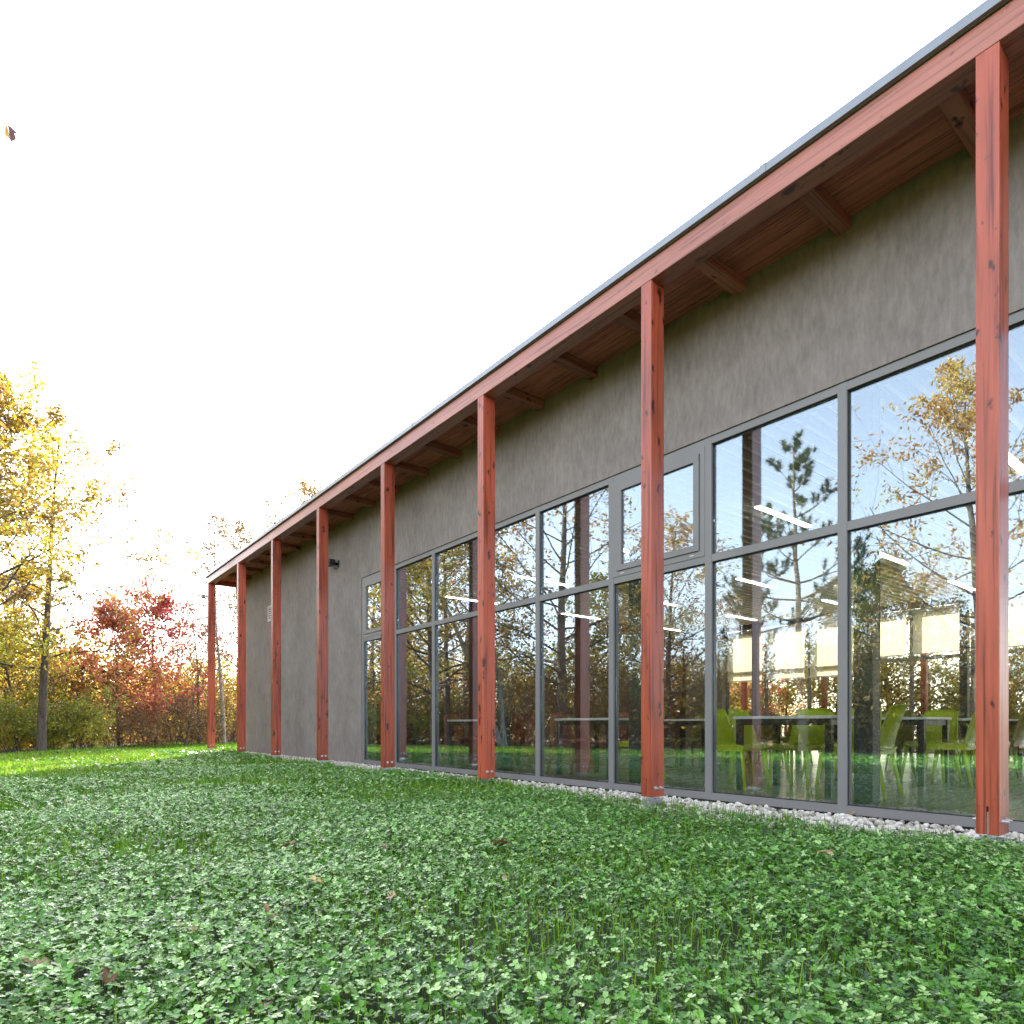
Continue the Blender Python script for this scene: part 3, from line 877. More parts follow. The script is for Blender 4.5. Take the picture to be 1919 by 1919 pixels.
def merge(sets):
    VV, FF, TT, o_ = [], [], [], 0
    for v, f, t in sets:
        VV.append(v); FF.append(f + o_); TT.append(t); o_ += len(v)
    return np.concatenate(VV), np.concatenate(FF), np.concatenate(TT)
def thin(xy, lo):
    """let clover come in drifts"""
    x, y = xy
    k = rng.random(len(x)) < np.clip(lo + 0.9 * patch(x, y), 0, 1) * np.interp(y + 0.9 * np.sin(1.3 * x) + 0.6 * np.sin(2.9 * x + 1.1 * y) - 1.6 * np.clip(x, -2, 4), [8.5, 12.5], [1.0, 0.08])
    return x[k], y[k]
HALF = R(50)
cs = [clovers(*thin(sector(4300, 0.7, 3.2, HALF), .4), 0.0138, 0.045, 0.12),
      clovers(*thin(sector(2700, 3.2, 6.5, HALF), .35), 0.0152, 0.045, 0.115),
      clovers(*thin(sector(1250, 6.5, 12, HALF), .2), 0.0195, 0.04, 0.105),
      clovers(*thin(sector(330, 12, 28, HALF), .1), 0.032, 0.045, 0.09),
      clovers(*thin(rect(150, -9, 4.6, -3, 22), .5), 0.036, 0.04, 0.09)]
tag(link('clover', np_mesh('clover', *merge(cs)[:2], M['clover'], merge(cs)[2])), 'dense white-veined clover covering the shaded lawn', 'clover', kind='stuff')
gs = [blades(*sector(1300, 0.7, 3.2, HALF), 0.06, 0.17, 0.0014),
      blades(*sector(1100, 3.2, 6.5, HALF), 0.06, 0.15, 0.0022),
      blades(*sector(1000, 6.5, 12, HALF), 0.06, 0.14, 0.0034),
      blades(*sector(850, 12, 29, HALF), 0.06, 0.13, 0.006),
      blades(*rect(200, -10, 4.6, -3, 24), 0.05, 0.12, 0.006),
      blades(*rect(90, 18.7, 24.4, -2, 20), 0.05, 0.10, 0.008)]
# longer grass where the lawn meets the pebbles
ye = rng.uniform(0.2, 19, 9000); xe = edge_x(ye) - np.abs(rng.normal(0, 0.14, 9000)) + 0.02
gs.append(blades(xe, ye, 0.08, 0.20, 0.0022))
g_ = merge(gs)
tag(link('grass', np_mesh('grass', g_[0], g_[1], M['grass'], g_[2])), 'fine green grass growing through the clover', 'grass', kind='stuff')

# ------------------------------------------------------------------ fallen leaves
def leaf_shape(kind, size, seed):
    rr = random.Random(seed)
    pts = []
    n = 40
    for i in range(n):
        a = 2 * math.pi * i / n
        if kind == 'maple':
            r = 0.55 + 0.45 * abs(math.cos(2.5 * a)) ** 1.5 + 0.06 * math.cos(15 * a)
        else:
            r = 0.42 + 0.5 * abs(math.cos(a)) ** 1.4 + 0.07 * math.cos(9 * a)
        pts.append((r * math.cos(a), r * math.sin(a) * (1 if kind == 'maple' else 0.75)))
    V = [(0, 0, 0.0)]
    for ring in (0.5, 1.0):
        for (x, y) in pts:
            z = 0.22 * ring * ring * math.sin(2.2 * math.atan2(y, x) + rr.random()) + 0.18 * ring * abs(y)
            V.append((x * ring, y * ring, z))
    # thin solid: second skin underneath
    F = []
    for i in range(n):
        j = (i + 1) % n
        F.append((0, 1 + i, 1 + j)); F.append((1 + i, 1 + n + i, 1 + n + j)); F.append((1 + i, 1 + n + j, 1 + j))
    V = np.array(V) * size
    F = np.array(F)
    V2 = V - np.array([0, 0, 0.0009]); F2 = F[:, ::-1] + len(V)
    rim = []
    o1 = 1 + n; o2 = len(V) + 1 + n
    for i in range(n):
        j = (i + 1) % n
        rim += [(o1 + i, o2 + i, o2 + j), (o1 + i, o2 + j, o1 + j)]
    return np.concatenate([V, V2]), np.concatenate([F, F2, np.array(rim)])
def veined(name, c0, c1):
    return simple(name, c0, rough=0.6, var=0.35, scale=45)
LM = {'yellow': veined('yellow_leaf', (0.52, 0.38, 0.12), 0), 'tan': veined('tan_dry_leaf', (0.40, 0.27, 0.15), 0), 'brown': veined('brown_dry_leaf', (0.17, 0.075, 0.035), 0), 'pale': veined('pale_dry_leaf', (0.52, 0.44, 0.33), 0)}
def px_ground(px, py, z):
    D = 1206 * (EYE - z) / (py - 1359)
    lat = (px - 959.5) / 1206 * D
    return D * sa + lat * ca, D * ca - lat * sa
fl = [(592, 1660, 'yellow', 'maple', .045, 'pale yellow lobed leaf lying on the clover, brightest on the lawn'),
      (505, 1718, 'brown', 'oak', .05, 'dark brown curled leaf in the clover, just in front of the yellow one'),
      (350, 1745, 'tan', 'oak', .05, 'broad tan leaf lying open on the clover, left of the curled dark one'),
      (122, 1815, 'pale', 'oak', .04, 'pale grey-tan leaf standing in the clover near the lower left corner'),
      (66, 1812, 'tan', 'oak', .04, 'small tan leaf tipped on edge beside the pale one at lower left'),
      (203, 1838, 'brown', 'oak', .036, 'near-black leaf sunk in grass right of the pale lower left leaf'),
      (543, 1586, 'brown', 'maple', .04, 'small dark leaf far up the lawn beyond the yellow one'),
      (718, 1592, 'pale', 'oak', .05, 'pale striped leaf upright in the clover in the middle distance'),
      (936, 1584, 'brown', 'maple', .05, 'brown leaf half under clover below the third nearest post'),
      (733, 1685, 'tan', 'oak', .04, 'tan leaf sunk between clover plants right of the yellow leaf'),
      (490, 1898, 'brown', 'oak', .03, 'russet leaf at the bottom edge, left of centre'),
      (1547, 1602, 'tan', 'oak', .045, 'tan leaf in the clover in front of the nearest post'),
      (946, 1648, 'tan', 'oak', .035, 'tan scrap of leaf in the middle of the clover'),
      (1478, 1512, 'brown', 'oak', .04, 'brown dry leaf on the white pebbles under the mullion'),
      (1200, 1505, 'brown', 'oak', .03, 'dark leaf on the white pebbles beside the second nearest post'),
      (1596, 1527, 'tan', 'oak', .03, 'small tan leaf on the pebbles against the window sill')]
for i, (px, py, c, kd, sz, lb) in enumerate(fl):
    on_grav = py < 1530 and px > 1100
    z = 0.0 if on_grav else 0.036
    x, y = px_ground(px, py, z)
    V, F = leaf_shape(kd, sz * 1.05, i)
    o = link('fallen_leaf', np_mesh('fallen_leaf', V, F, LM[c], smooth=True))
    o.location = (x, y, z + 0.012)
    random.seed(i)
    o.rotation_euler = (random.uniform(-.5, .5), random.uniform(-.5, .5), random.uniform(0, 6.28))
    if c == 'yellow':
        o.rotation_euler = (0.35, 0.15, 0.5); o.scale = (0.85, 0.85, 0.85); o.location.z += 0.008
    tag(o, lb, 'leaf', 'fallen leaves')
# leaf drifting down in the sky at upper left
D = 2.3
def px_point(px, py, D):
    lat = (px - 959.5) / 1206 * D
    return Vector((D * sa + lat * ca, D * ca - lat * sa, EYE + (1359 - py) / 1206 * D))
t = empty('falling_leaf', px_point(18, 250, D)); tag(t, 'yellow and wine red leaf drifting down in the white sky at upper left', 'leaf')
t.rotation_euler = (0, 0, R(-CAM_A))
def leaf_half(name, pts, mat, bend):
    k = 2.3 / 1206 / 16
    bm = bmesh.new()
    P2 = [((px - 270) * k, (1150 - py) * k) for px, py in pts]
    fr_ = [bm.verts.new((x, bend * abs(x) + 0.0012 * math.sin(z * 300), z)) for x, z in P2]
    bk_ = [bm.verts.new((x, bend * abs(x) + 0.0012 * math.sin(z * 300) + 0.0008, z)) for x, z in P2]
    bm.faces.new(fr_); bm.faces.new(bk_[::-1])
    n = len(P2)
    for i in range(n): bm.faces.new((fr_[i], bk_[i], bk_[(i + 1) % n], fr_[(i + 1) % n]))
    bmesh.ops.recalc_face_normals(bm, faces=bm.faces[:])
    me = bpy.data.meshes.new(name); bm.to_mesh(me); bm.free(); me.materials.append(mat)
    return link(name, me, t)
leaf_half('leaf_blade', [(180, 860), (300, 940), (450, 1085), (380, 1110), (425, 1250), (375, 1345), (325, 1370), (312, 1435), (280, 1330), (262, 1180), (240, 1020)], simple('wine_red_leaf', (0.10, 0.018, 0.025), var=0.4, scale=60), 0.3)
leaf_half('leaf_lobe', [(178, 862), (239, 1020), (261, 1180), (279, 1330), (160, 1235), (164, 1050)], simple('bright_yellow_leaf', (0.42, 0.24, 0.015), var=0.3, scale=60), -0.4)

# ------------------------------------------------------------------ trees
def unit(v):
    return v / (np.linalg.norm(v) + 1e-9)
class Tree:
    def __init__(self, seed):
        self.r = np.random.default_rng(seed)
        self.V, self.F, self.n = [], [], 0
        self.leafP, self.leafD = [], []
    def tube(self, P, rad, k):
        P = np.asarray(P); m = len(P)
        T = np.gradient(P, axis=0); T /= np.linalg.norm(T, axis=1, keepdims=True) + 1e-9
        ref = np.array([0.31, 0.95, 0.1]) if abs(T[0][2]) > 0.8 else np.array([0, 0, 1.0])
        A = np.cross(T, ref); A /= np.linalg.norm(A, axis=1, keepdims=True) + 1e-9
        Bv = np.cross(T, A)
        th = np.arange(k) * 2 * np.pi / k
        ring = P[:, None] + (A[:, None] * np.cos(th)[None, :, None] + Bv[:, None] * np.sin(th)[None, :, None]) * np.asarray(rad)[:, None, None]
        I = np.arange(m * k).reshape(m, k) + self.n
        J = np.roll(I, -1, axis=1)
        self.F.append(np.stack([I[:-1], J[:-1], J[1:], I[1:]], -1).reshape(-1, 4))
        self.V.append(ring.reshape(-1, 3)); self.n += m * k
    def path(self, p, d, L, n, wob, lift):
        pts = [np.array(p, float)]; d = unit(np.array(d, float))
        for i in range(n):
            d = unit(d + self.r.normal(0, wob, 3) + np.array([0, 0, lift]))
            pts.append(pts[-1] + d * L / n)
        return np.array(pts)
    def grow(self, p, d, L, rad, lvl, maxl, wob, lift, kids, leafs, twigleaf):
        n = 7 if lvl == 0 else (5 if lvl == 1 else 4)
        P = self.path(p, d, L, n, wob, lift)
        rr = rad * np.linspace(1, 0.28, n + 1)
        self.tube(P, rr, 8 if lvl == 0 else (5 if lvl == 1 else 3))
        if lvl >= maxl - 1 and leafs:
            for _ in range(int(leafs * (1 if lvl == maxl else 0.5))):
                s = self.r.uniform(0.25, 1.0) * n
                i = min(int(s), n - 1)
                q = P[i] + (P[i + 1] - P[i]) * (s - i)
                self.leafP.append(q + self.r.normal(0, twigleaf, 3)); self.leafD.append(unit(P[i + 1] - P[i] + self.r.normal(0, .6, 3)))
        if lvl < maxl:
            for c in range(kids[lvl]):
                s = self.r.uniform(0.3, 0.98) * n
                i = min(int(s), n - 1)
                q = P[i] + (P[i + 1] - P[i]) * (s - i)
                t = unit(P[i + 1] - P[i])
                a = unit(np.cross(t, self.r.normal(0, 1, 3)))
                nd = unit(t * self.r.uniform(0.4, 0.9) + a * self.r.uniform(0.6, 1.0) + np.array([0, 0, 0.12]))
                self.grow(q, nd, L * self.r.uniform(0.38, 0.58), max(0.004, np.interp(s, np.arange(n + 1), rr) * 0.55), lvl + 1, maxl, wob * 1.15, lift, kids, leafs, twigleaf)
    def trunk_mesh(self, name, mat):
        return np_mesh(name, np.concatenate(self.V), np.concatenate(self.F), mat, smooth=True)
    def leaf_mesh(self, name, mat, L, W):
        P = np.array(self.leafP); n = len(P)
        D = np.array(self.leafD) + self.r.normal(0, 0.35, (n, 3)) - np.array([0, 0, 0.35])
        D /= np.linalg.norm(D, axis=1, keepdims=True)
        A = np.cross(D, self.r.normal(0, 1, (n, 3))); A /= np.linalg.norm(A, axis=1, keepdims=True) + 1e-9
        N_ = np.cross(D, A)
        l = (L * self.r.uniform(0.6, 1.25, n))[:, None]; w_ = (W * self.r.uniform(0.65, 1.3, n))[:, None]
        V = np.stack([P, P + D * l * .45 + A * w_ + N_ * w_ * .35, P + D * l - N_ * l * .12, P + D * l * .45 - A * w_ + N_ * w_ * .35], 1).reshape(-1, 3)
        F = np.arange(n * 4).reshape(n, 4)
        cl = np.clip(0.5 + 0.28 * np.sin(P[:, 0] * 2.1 + 1) * np.cos(P[:, 1] * 1.7) + 0.15 * np.sin(P[:, 2] * 2.6) + self.r.normal(0, 0.2, n), 0, 1)
        return np_mesh(name, V, F, mat, cl)

def broadleaf(seed, H, r0, base, spread, limbs, kids, leafs, L, W, barkm, leafm, wob=0.10, lift=0.05, top=0.75, tl=0.07, lean=0.04, limb_el=(0.25, 0.9), multi=1, tw=0.045):
    T = Tree(seed); r = T.r
    for mlt in range(multi):
        d0 = unit(np.array([r.normal(0, lean + 0.25 * (multi > 1)), r.normal(0, lean + 0.25 * (multi > 1)), 1.0]))
        hh = H * (1 if mlt == 0 else r.uniform(0.6, 0.95))
        n = 10
        P = T.path((0, 0, -0.3), d0, hh + 0.3, n, tw, 0.02)
        rad = r0 * (1 if mlt == 0 else 0.7) * np.concatenate([[1.35], np.linspace(1, 0.12, n)])
        T.tube(P, rad, 9)
        for i in range(limbs // multi):
            t = base + (0.98 - base) * ((i + r.random()) / (limbs // multi))
            s = t * n; k = min(int(s), n - 1)
            q = P[k] + (P[k + 1] - P[k]) * (s - k)
            az = i * 2.4 + r.uniform(-.5, .5)
            el = np.interp(t, [base, 1], limb_el) + r.normal(0, .12)
            u = (t - base) / (1 - base)
            ln = spread * (0.55 + 0.9 * math.sin(math.pi * min(1, 0.25 + 0.65 * u)) ** 1.0 * 0.7) * (1 - top * u * u) * r.uniform(0.75, 1.2)
            d = np.array([math.cos(az) * math.cos(el), math.sin(az) * math.cos(el), math.sin(el)])
            rb = max(0.008, np.interp(s, np.arange(n + 1), rad) * 0.32)
            T.grow(q, d, ln, rb, 1, 3, wob, lift, kids, leafs, tl)
    return T.trunk_mesh('trunk', barkm), (T.leaf_mesh('crown', leafm, L, W) if T.leafP else None)

def pine(seed, H, r0, base, spread):
    T = Tree(seed); r = T.r
    n = 10
    P = T.path((0, 0, -0.3), (0.02, 0.01, 1), H + 0.3, n, 0.02, 0.02)
    rad = r0 * np.linspace(1.1, 0.14, n + 1)
    T.tube(P, rad, 9)
    tips = []
    t = base
    while t < 0.99:
        for k in range(r.integers(3, 6)):
            s = t * n; i = min(int(s), n - 1)
            q = P[i] + (P[i + 1] - P[i]) * (s - i)
            az = r.uniform(0, 6.28); u = (t - base) / (1 - base)
            ln = spread * (1 - 0.72 * u ** 1.5) * r.uniform(0.6, 1.15)
            el = 0.02 + 0.6 * u
            br = T.path(q, (math.cos(az) * math.cos(el), math.sin(az) * math.cos(el), math.sin(el)), ln, 6, 0.09, 0.10)
            T.tube(br, max(0.012, np.interp(s, np.arange(n + 1), rad) * .4) * np.linspace(1, .25, 7), 4)
            tips.append((br[-1], unit(br[-1] - br[-2])))
            for c in range(max(3, int(7 * ln / spread))):
                ss = r.uniform(0.3, 0.95) * 6; ii = min(int(ss), 5)
                qq = br[ii] + (br[ii + 1] - br[ii]) * (ss - ii)
                tt = unit(br[ii + 1] - br[ii])
                dd = unit(tt * .7 + unit(np.cross(tt, r.normal(0, 1, 3))) * .7 + np.array([0, 0, .35]))
                sub = T.path(qq, dd, ln * r.uniform(0.18, .34), 3, 0.1, 0.12)
                T.tube(sub, 0.009 * np.linspace(1, .5, 4), 3)
                tips.append((sub[-1], unit(sub[-1] - sub[-2]))); tips.append((sub[-2], unit(sub[-1] - sub[-2])))
        t += r.uniform(0.05, 0.085)
    V, F, C = [], [], []
    m = 60
    for (p, d) in tips:
        D = d[None] * 0.55 + r.normal(0, .62, (m, 3)); D /= np.linalg.norm(D, axis=1, keepdims=True)
        st = p[None] - d[None] * r.uniform(0, .14, (m, 1))
        A = np.cross(D, r.normal(0, 1, (m, 3))); A /= np.linalg.norm(A, axis=1, keepdims=True) + 1e-9
        l = r.uniform(.12, .22, (m, 1))
        V.append(np.stack([st - A * .008, st + A * .008, st + D * l], 1).reshape(-1, 3))
        C.append(np.clip(np.full(m, r.uniform(.2, .8)) + r.normal(0, .12, m), 0, 1))
    V = np.concatenate(V); F = np.arange(len(V)).reshape(-1, 3)
    return T.trunk_mesh('trunk', M['pinebark']), np_mesh('crown', V, F, M['pineneedle'], np.concatenate(C))

def shrub(seed, H, Rr, stems, kids, leafs, L, W, leafm, barkm=None):
    T = Tree(seed); r = T.r
    for i in range(stems):
        az = r.uniform(0, 6.28); el = r.uniform(0.7, 1.45)
        T.grow((r.normal(0, Rr * .22), r.normal(0, Rr * .22), -0.1), (math.cos(az) * math.cos(el), math.sin(az) * math.cos(el), math.sin(el)), H * r.uniform(.6, 1.1), 0.018, 1, 3, 0.14, 0.04, kids, leafs, 0.06)
    return T.trunk_mesh('stem', barkm or M['bark']), T.leaf_mesh('foliage', leafm, L, W)

K3 = (0, 6, 4)
KIND = {
    'golden_oak':   broadleaf(1, 10.0, 0.19, 0.22, 3.3, 40, K3, 14, 0.15, 0.040, M['bark'], M['gold'], wob=0.15),
    'golden_birch': broadleaf(2, 8.8, 0.11, 0.25, 2.6, 26, (0, 5, 4), 7, 0.13, 0.036, M['bark'], M['gold'], limb_el=(0.1, 0.7), lean=0.004, tw=0.012, wob=0.14),
    'orange_oak':   broadleaf(3, 12.5, 0.20, 0.20, 3.9, 38, (0, 6, 4), 5, 0.15, 0.042, M['bark'], M['orange']),
    'sparse_oak':   broadleaf(4, 10.5, 0.15, 0.22, 3.3, 32, (0, 5, 4), 7, 0.17, 0.034, M['bark'], M['orange']),
    'pale_tree':    broadleaf(5, 9.5, 0.11, 0.35, 2.2, 22, (0, 5, 3), 3, 0.12, 0.034, M['palebark'], M['orange'], multi=2),
    'red_maple':    broadleaf(6, 5.0, 0.07, 0.16, 1.9, 26, (0, 6, 4), 8, 0.10, 0.045, M['bark'], M['crimson'], top=0.5),
    'coral_maple':  broadleaf(7, 4.6, 0.06, 0.12, 1.9, 28, (0, 6, 4), 9, 0.10, 0.045, M['bark'], M['coral'], top=0.5),
    'thin_tree':    broadleaf(8, 8.5, 0.075, 0.28, 1.8, 30, (0, 5, 3), 2.5, 0.11, 0.032, M['palebark'], M['brownleaf'], limb_el=(0.35, 1.1)),
    'autumn_oak':   broadleaf(24, 10.5, 0.14, 0.25, 3.0, 34, (0, 6, 4), 5, 0.15, 0.034, M['bark'], M['brownleaf'], wob=0.14),
    'pine':         pine(9, 9.8, 0.14, 0.45, 2.5),
    'green_tree':   broadleaf(10, 6.5, 0.10, 0.12, 2.4, 34, K3, 11, 0.12, 0.045, M['bark'], M['ygreen']),
    'green_shrub':  shrub(11, 1.9, 1.2, 16, (0, 6, 4), 9, 0.09, 0.034, M['ygreen']),
    'gold_shrub':   shrub(12, 2.6, 1.2, 14, (0, 6, 4), 8, 0.10, 0.036, M['gold']),
    'brown_shrub':  shrub(13, 2.2, 1.3, 18, (0, 6, 4), 5, 0.08, 0.028, M['brownleaf']),
    'twiggy_tree':  broadleaf(14, 5.5, 0.06, 0.15, 2.0, 24, (0, 6, 4), 1, 0.09, 0.03, M['bark'], M['brownleaf'], limb_el=(0.3, 1.0)),
}
CAT = {k: 'tree' for k in KIND}
for k in ('green_shrub', 'gold_shrub', 'brown_shrub'): CAT[k] = 'shrub'
def tree(kind, x, y, s=1.0, rz=0.0, label='', group=None, z=-0.12):
    tm, cm = KIND[kind]
    t = empty('shrub' if CAT[kind] == 'shrub' else ('pine_tree' if kind == 'pine' else 'tree'), (x, y, z), rz)
    t.scale = (s, s, s)
    link('stem' if CAT[kind] == 'shrub' else 'trunk', tm, t)
    if cm: link('foliage' if CAT[kind] == 'shrub' else 'crown', cm, t)
    tag(t, label, CAT[kind], group)
    return t
def at(px, D):
    lat = (px - 959.5) / 1206 * D
    return D * sa + lat * ca, D * ca - lat * sa
GL = 'trees at the wood edge left of the building'
def direct(kind, px, D, s, rz, label):
    x, y = at(px, D); tree(kind, x, y, s, rz, label, GL if CAT[kind] == 'tree' else 'shrubs at the wood edge left of the building')
direct('golden_oak', -150, 14.5, 0.90, 0.3, 'big golden oak leaning in at the left edge, tallest of the trees')
direct('golden_birch', 76, 17.0, 1.0, 1.1, 'slender golden tree with one straight dark trunk near the left edge')
direct('golden_oak', 10, 22.5, 0.62, 2.0, 'short golden tree filling the wood edge behind the straight dark trunk')
direct('green_tree', 30, 20, 0.6, 0.5, 'yellow-green tree low at the left edge under the golden oak')
direct('gold_shrub', 165, 22.5, 1.35, 0.2, 'golden shrub between the straight trunk and the coral tree')
direct('coral_maple', 222, 22, 0.95, 0.6, 'coral orange maple just left of the crimson one')
direct('red_maple', 292, 23.5, 1.02, 2.4, 'crimson maple rising highest among the small trees left of the posts')
direct('twiggy_tree', 345, 22.5, 0.75, 0.9, 'shorter twiggy tree midway between crimson maple and farthest post')
direct('twiggy_tree', 372, 24.0, 0.95, 2.9, 'bare twiggy tree standing closest to the farthest post')
direct('twiggy_tree', 318, 26.0, 0.9, 4.4, 'bare twiggy tree rising behind the crimson maple')
direct('golden_birch', 340, 30, 0.62, 3.9, 'small yellow tree far behind the bare twiggy one')
direct('green_shrub', 145, 18.6, 0.85, 0.0, 'dark green leafy shrub below the slender golden tree')
direct('green_shrub', 30, 17.4, 0.75, 1.9, 'green shrub at the left frame edge beside the lawn')
direct('green_shrub', 95, 18.2, 0.62, 3.9, 'green shrub standing between two other green shrubs at the lawn edge')
direct('brown_shrub', 215, 20.5, 0.75, 0.5, 'brown thicket under the coral orange maple')
direct('brown_shrub', 285, 21.6, 0.75, 2.5, 'brown thicket under the crimson maple')
direct('brown_shrub', 350, 23, 0.8, 4.4, 'brown thicket left of the farthest post')
direct('gold_shrub', 330, 25, 0.9, 1.0, 'golden shrub behind the brown thicket left of the farthest post')
direct('thin_tree', 422, 24.5, 1.02, 0.4, 'thin pale-trunked tree with few leaves between the two farthest posts')
direct('gold_shrub', 425, 27.5, 1.25, 2.2, 'golden shrub seen between the two farthest posts')
direct('brown_shrub', 420, 25.5, 0.8, 0.8, 'brown thicket seen between the two farthest posts')
direct('autumn_oak', 462, 27.5, 0.90, 2.0, 'brown-leaved tree whose crown shows over the low end of the roof')
direct('autumn_oak', 558, 33, 1.27, 0.9, 'tall sparse tree whose top peeks over the roof further right')

# trees across the lawn, seen mirrored in the glazing
GR = 'trees across the lawn mirrored in the glass'
MIR = 2 * (XW + 0.04)
def mirrored(kind, px, D, s, rz, label=None):
    x, y = at(px, D)
    lb = {'orange_oak': 'orange-brown oak across the lawn, showing only as a reflection in the glazing',
          'sparse_oak': 'sparse brown-leaved tree across the lawn, showing only as a reflection in the glazing',
          'golden_oak': 'golden oak across the lawn, showing only as a reflection in the glazing',
          'pale_tree': 'pale twin-stemmed tree across the lawn, showing only as a reflection in the glazing',
          'green_tree': 'yellow-green tree across the lawn, showing only as a reflection in the glazing',
          'thin_tree': 'thin pale tree across the lawn, showing only as a reflection in the glazing',
          'brown_shrub': 'brown thicket across the lawn, showing only as a reflection in the glazing',
          'gold_shrub': 'golden shrub across the lawn, showing only as a reflection in the glazing',
          'golden_birch': 'slender golden tree across the lawn, showing only as a reflection in the glazing',
          'green_shrub': 'green shrub across the lawn, showing only as a reflection in the glazing'}.get(kind)
    tree(kind, MIR - x, y, s, rz, label or lb, GR + ' ' + kind.replace('_', ' '), z=-0.2)
mirrored('pine', 1505, 20.5, 1.0, 0.3, 'tall bushy pine mirrored in the pane right of the second nearest post')
mirrored('pine', 1412, 23, 0.86, 2.0, 'lower pine mirrored beside the dark post reflection')
mirrored('sparse_oak', 1845, 18.5, 1.06, 0.8)
mirrored('pale_tree', 1600, 24, 0.75, 0.8)
mirrored('green_tree', 1640, 23, 0.95, 2.2)
mirrored('orange_oak', 1740, 30, 0.62, 1.2)
mirrored('sparse_oak', 1560, 30, 0.72, 2.5)
mirrored('orange_oak', 1380, 30, 0.55, 0.2)
mirrored('sparse_oak', 1255, 24, 0.82, 1.4)
mirrored('golden_oak', 1230, 30, 0.72, 2.7)
mirrored('orange_oak', 1060, 23.5, 0.95, 0.5)
mirrored('pale_tree', 950, 22, 1.0, 3.0)
mirrored('sparse_oak', 870, 29, 1.15, 2.8)
mirrored('golden_birch', 840, 25, 1.15, 0.9)
mirrored('sparse_oak', 770, 31, 1.1, 0.6)
mirrored('sparse_oak', 700, 33, 1.05, 1.0)
mirrored('green_tree', 1130, 27, 1.05, 1.0)
for i, (px, D, s, k) in enumerate([(690, 30, 1.2, 'green_shrub'), (760, 28, 1.3, 'gold_shrub'), (830, 27, 1.1, 'green_shrub'), (900, 26, 1.2, 'brown_shrub'), (960, 25, 1.2, 'gold_shrub'), (1030, 24, 1.2, 'brown_shrub'), (1100, 24.5, 1.3, 'gold_shrub'), (1170, 25, 1.2, 'brown_shrub'), (1240, 25.5, 1.2, 'brown_shrub'), (1310, 25, 1.2, 'green_shrub'), (1380, 24, 1.3, 'gold_shrub'), (1450, 23.5, 1.2, 'brown_shrub'), (1530, 23, 1.3, 'green_shrub'), (1610, 22, 1.2, 'gold_shrub'), (1700, 21, 1.3, 'gold_shrub'), (1780, 21, 1.2, 'brown_shrub'), (1870, 20.5, 1.3, 'gold_shrub')]):
    mirrored(k, px, D, s, i * 1.3)

# trees beyond the far glazing
far = [('golden_oak', 24.5, 14.5, .62, 'golden tree beyond the far glazing, leftmost through the blinds'),
       ('green_tree', 25, 11.6, .8, 'yellow-green tree beyond the far glazing, under the third blind'),
       ('golden_oak', 26, 10.0, .62, 'golden tree beyond the far glazing behind the third far post'),
       ('golden_birch', 24.5, 8.2, .7, 'slender golden tree beyond the far glazing, left of the wide blind'),
       ('green_tree', 25.5, 6.2, .75, 'yellow-green tree beyond the far glazing, by the nearest post'),
       ('golden_oak', 26.5, 4.2, .6, 'golden tree beyond the far glazing at the right frame edge'),
       ('orange_oak', 30, 13, .6, 'orange tree in the second line beyond the far glazing, at left'),
       ('orange_oak', 31, 7.5, .58, 'orange tree in the second line beyond the far glazing, at right'),
       ('coral_maple', 23.5, 12.8, .9, 'coral maple close outside the far glazing')]
for i, (k, x, y, s, lb) in enumerate(far):
    tree(k, x, y, s, i * 1.1, lb, 'trees beyond the far glazing', z=-0.1)
for i, (x, y, k) in enumerate([(23.8, 15.5, 'gold_shrub'), (23.6, 10.8, 'gold_shrub'), (23.7, 9.2, 'gold_shrub'), (23.8, 7.2, 'green_shrub'), (23.6, 5.2, 'gold_shrub'), (24, 3.4, 'green_shrub')]):
    tree(k, x, y, 1.15, i, ['golden shrub left behind the far glazing', 'golden shrub behind the second far blind', 'golden shrub behind the fourth far blind', 'green shrub behind the far glazing in the middle', 'golden shrub behind the far glazing near the right', 'green shrub at the right end of the far glazing'][i], 'shrubs beyond the far glazing', z=-0.08)

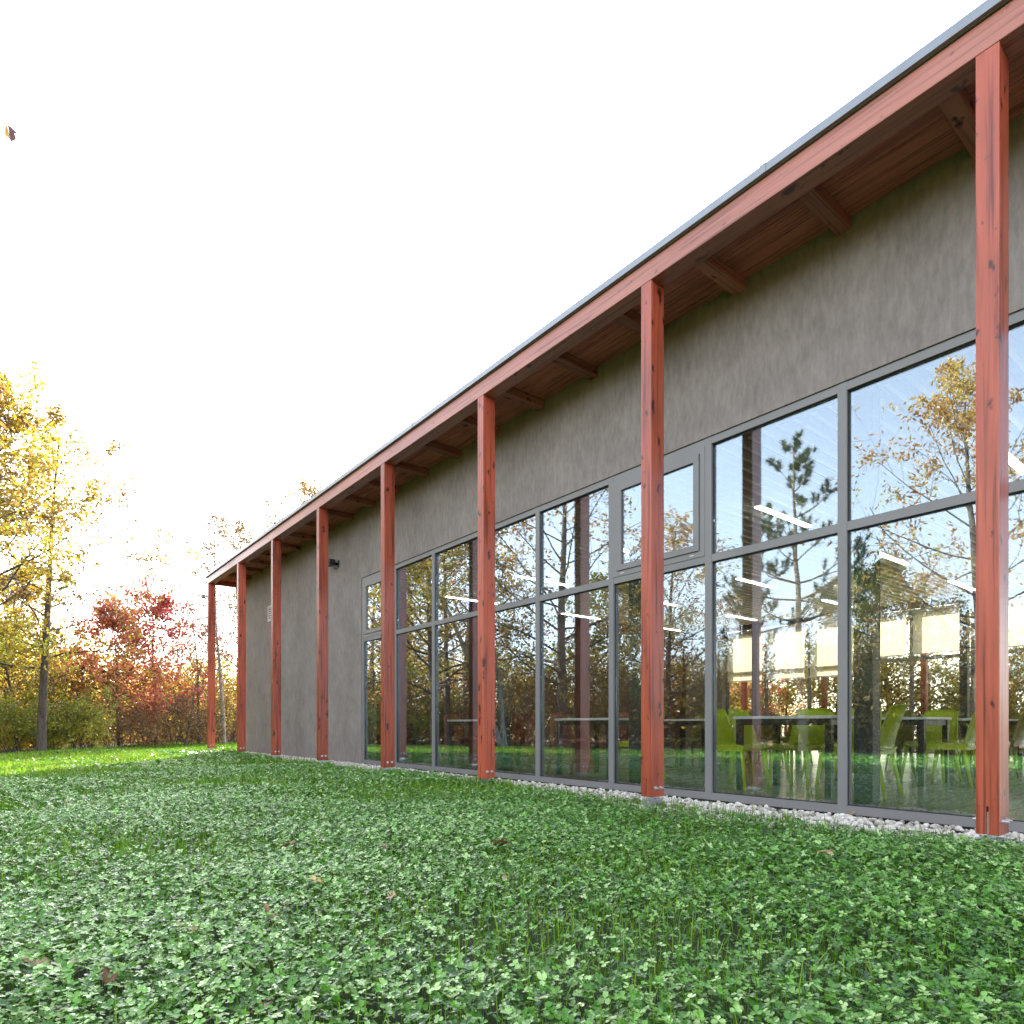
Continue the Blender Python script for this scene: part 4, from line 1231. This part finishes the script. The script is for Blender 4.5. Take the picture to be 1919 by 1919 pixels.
# ------------------------------------------------------------------ woodland mass in the distance
wr = np.random.default_rng(5)
VT, FT, nT = [], [], 0
LP = []
def clump(x, y):
    global nT
    h = wr.uniform(2.0, 4.6)
    T = Tree(int(wr.integers(1e6)))
    P = T.path((x, y, -0.5), (wr.normal(0, .05), wr.normal(0, .05), 1), h, 5, .05, .02)
    T.tube(P, wr.uniform(.05, .12) * np.linspace(1, .25, 6), 5)
    VT.append(np.concatenate(T.V)); FT.append(np.concatenate(T.F) + nT); nT += T.n
    for b_ in range(10):
        c = np.array([x, y, 0]) + np.array([wr.normal(0, 1.0), wr.normal(0, 1.0), wr.uniform(.1, h) if b_ > 2 else wr.uniform(0.0, 1.6)])
        k = int(wr.uniform(60, 150))
        LP.append(c[None] + wr.normal(0, 1, (k, 3)) * np.array([.55, .55, .38]))
def inside(x, y):
    return (3 < x < 30 and y < 24) or (x > -13 and x <= 3 and y < np.interp(x, [-13, -9, -6, 0, 3], [12, 16, 20, 25, 30])) or (x > 3 and y < np.interp(x, [3, 12, 30], [34, 37, 24]))
cnt = 0
while cnt < 560:
    x, y = wr.uniform(-34, 48), wr.uniform(-12, 58)
    if inside(x, y) or (x < -13 and y < -2): continue
    if inside(x + 9, y - 4) is False and inside(x + 6, y - 9) is False and x < 3: continue
    clump(x, y); cnt += 1
P = np.concatenate(LP); n = len(P)
Dv = wr.normal(0, 1, (n, 3)); Dv /= np.linalg.norm(Dv, axis=1, keepdims=True)
Av = np.cross(Dv, wr.normal(0, 1, (n, 3))); Av /= np.linalg.norm(Av, axis=1, keepdims=True)
V = np.stack([P, P + Dv * .09 + Av * .05, P + Dv * .2, P + Dv * .09 - Av * .05], 1).reshape(-1, 3)
cl = np.clip(0.5 + .3 * np.sin(P[:, 0] * .5) * np.cos(P[:, 1] * .45) + wr.normal(0, .22, n), 0, 1)
M['woodmass'] = leaf_mat('mixed_autumn_leaves', [(0, (0.16, 0.17, 0.03)), (0.3, (0.44, 0.29, 0.05)), (0.6, (0.58, 0.38, 0.05)), (0.85, (0.48, 0.22, 0.06)), (1, (0.30, 0.13, 0.06))], trans=0.6)
tag(link('woodland_foliage', np_mesh('woodland_foliage', V, np.arange(n * 4).reshape(n, 4), M['woodmass'], cl)), 'mixed autumn foliage of the wood behind the nearer trees', 'woodland', kind='stuff')
tag(link('woodland_stems', np_mesh('woodland_stems', np.concatenate(VT), np.concatenate(FT), M['bark'])), 'thin stems of the wood behind the nearer trees', 'woodland', kind='stuff')
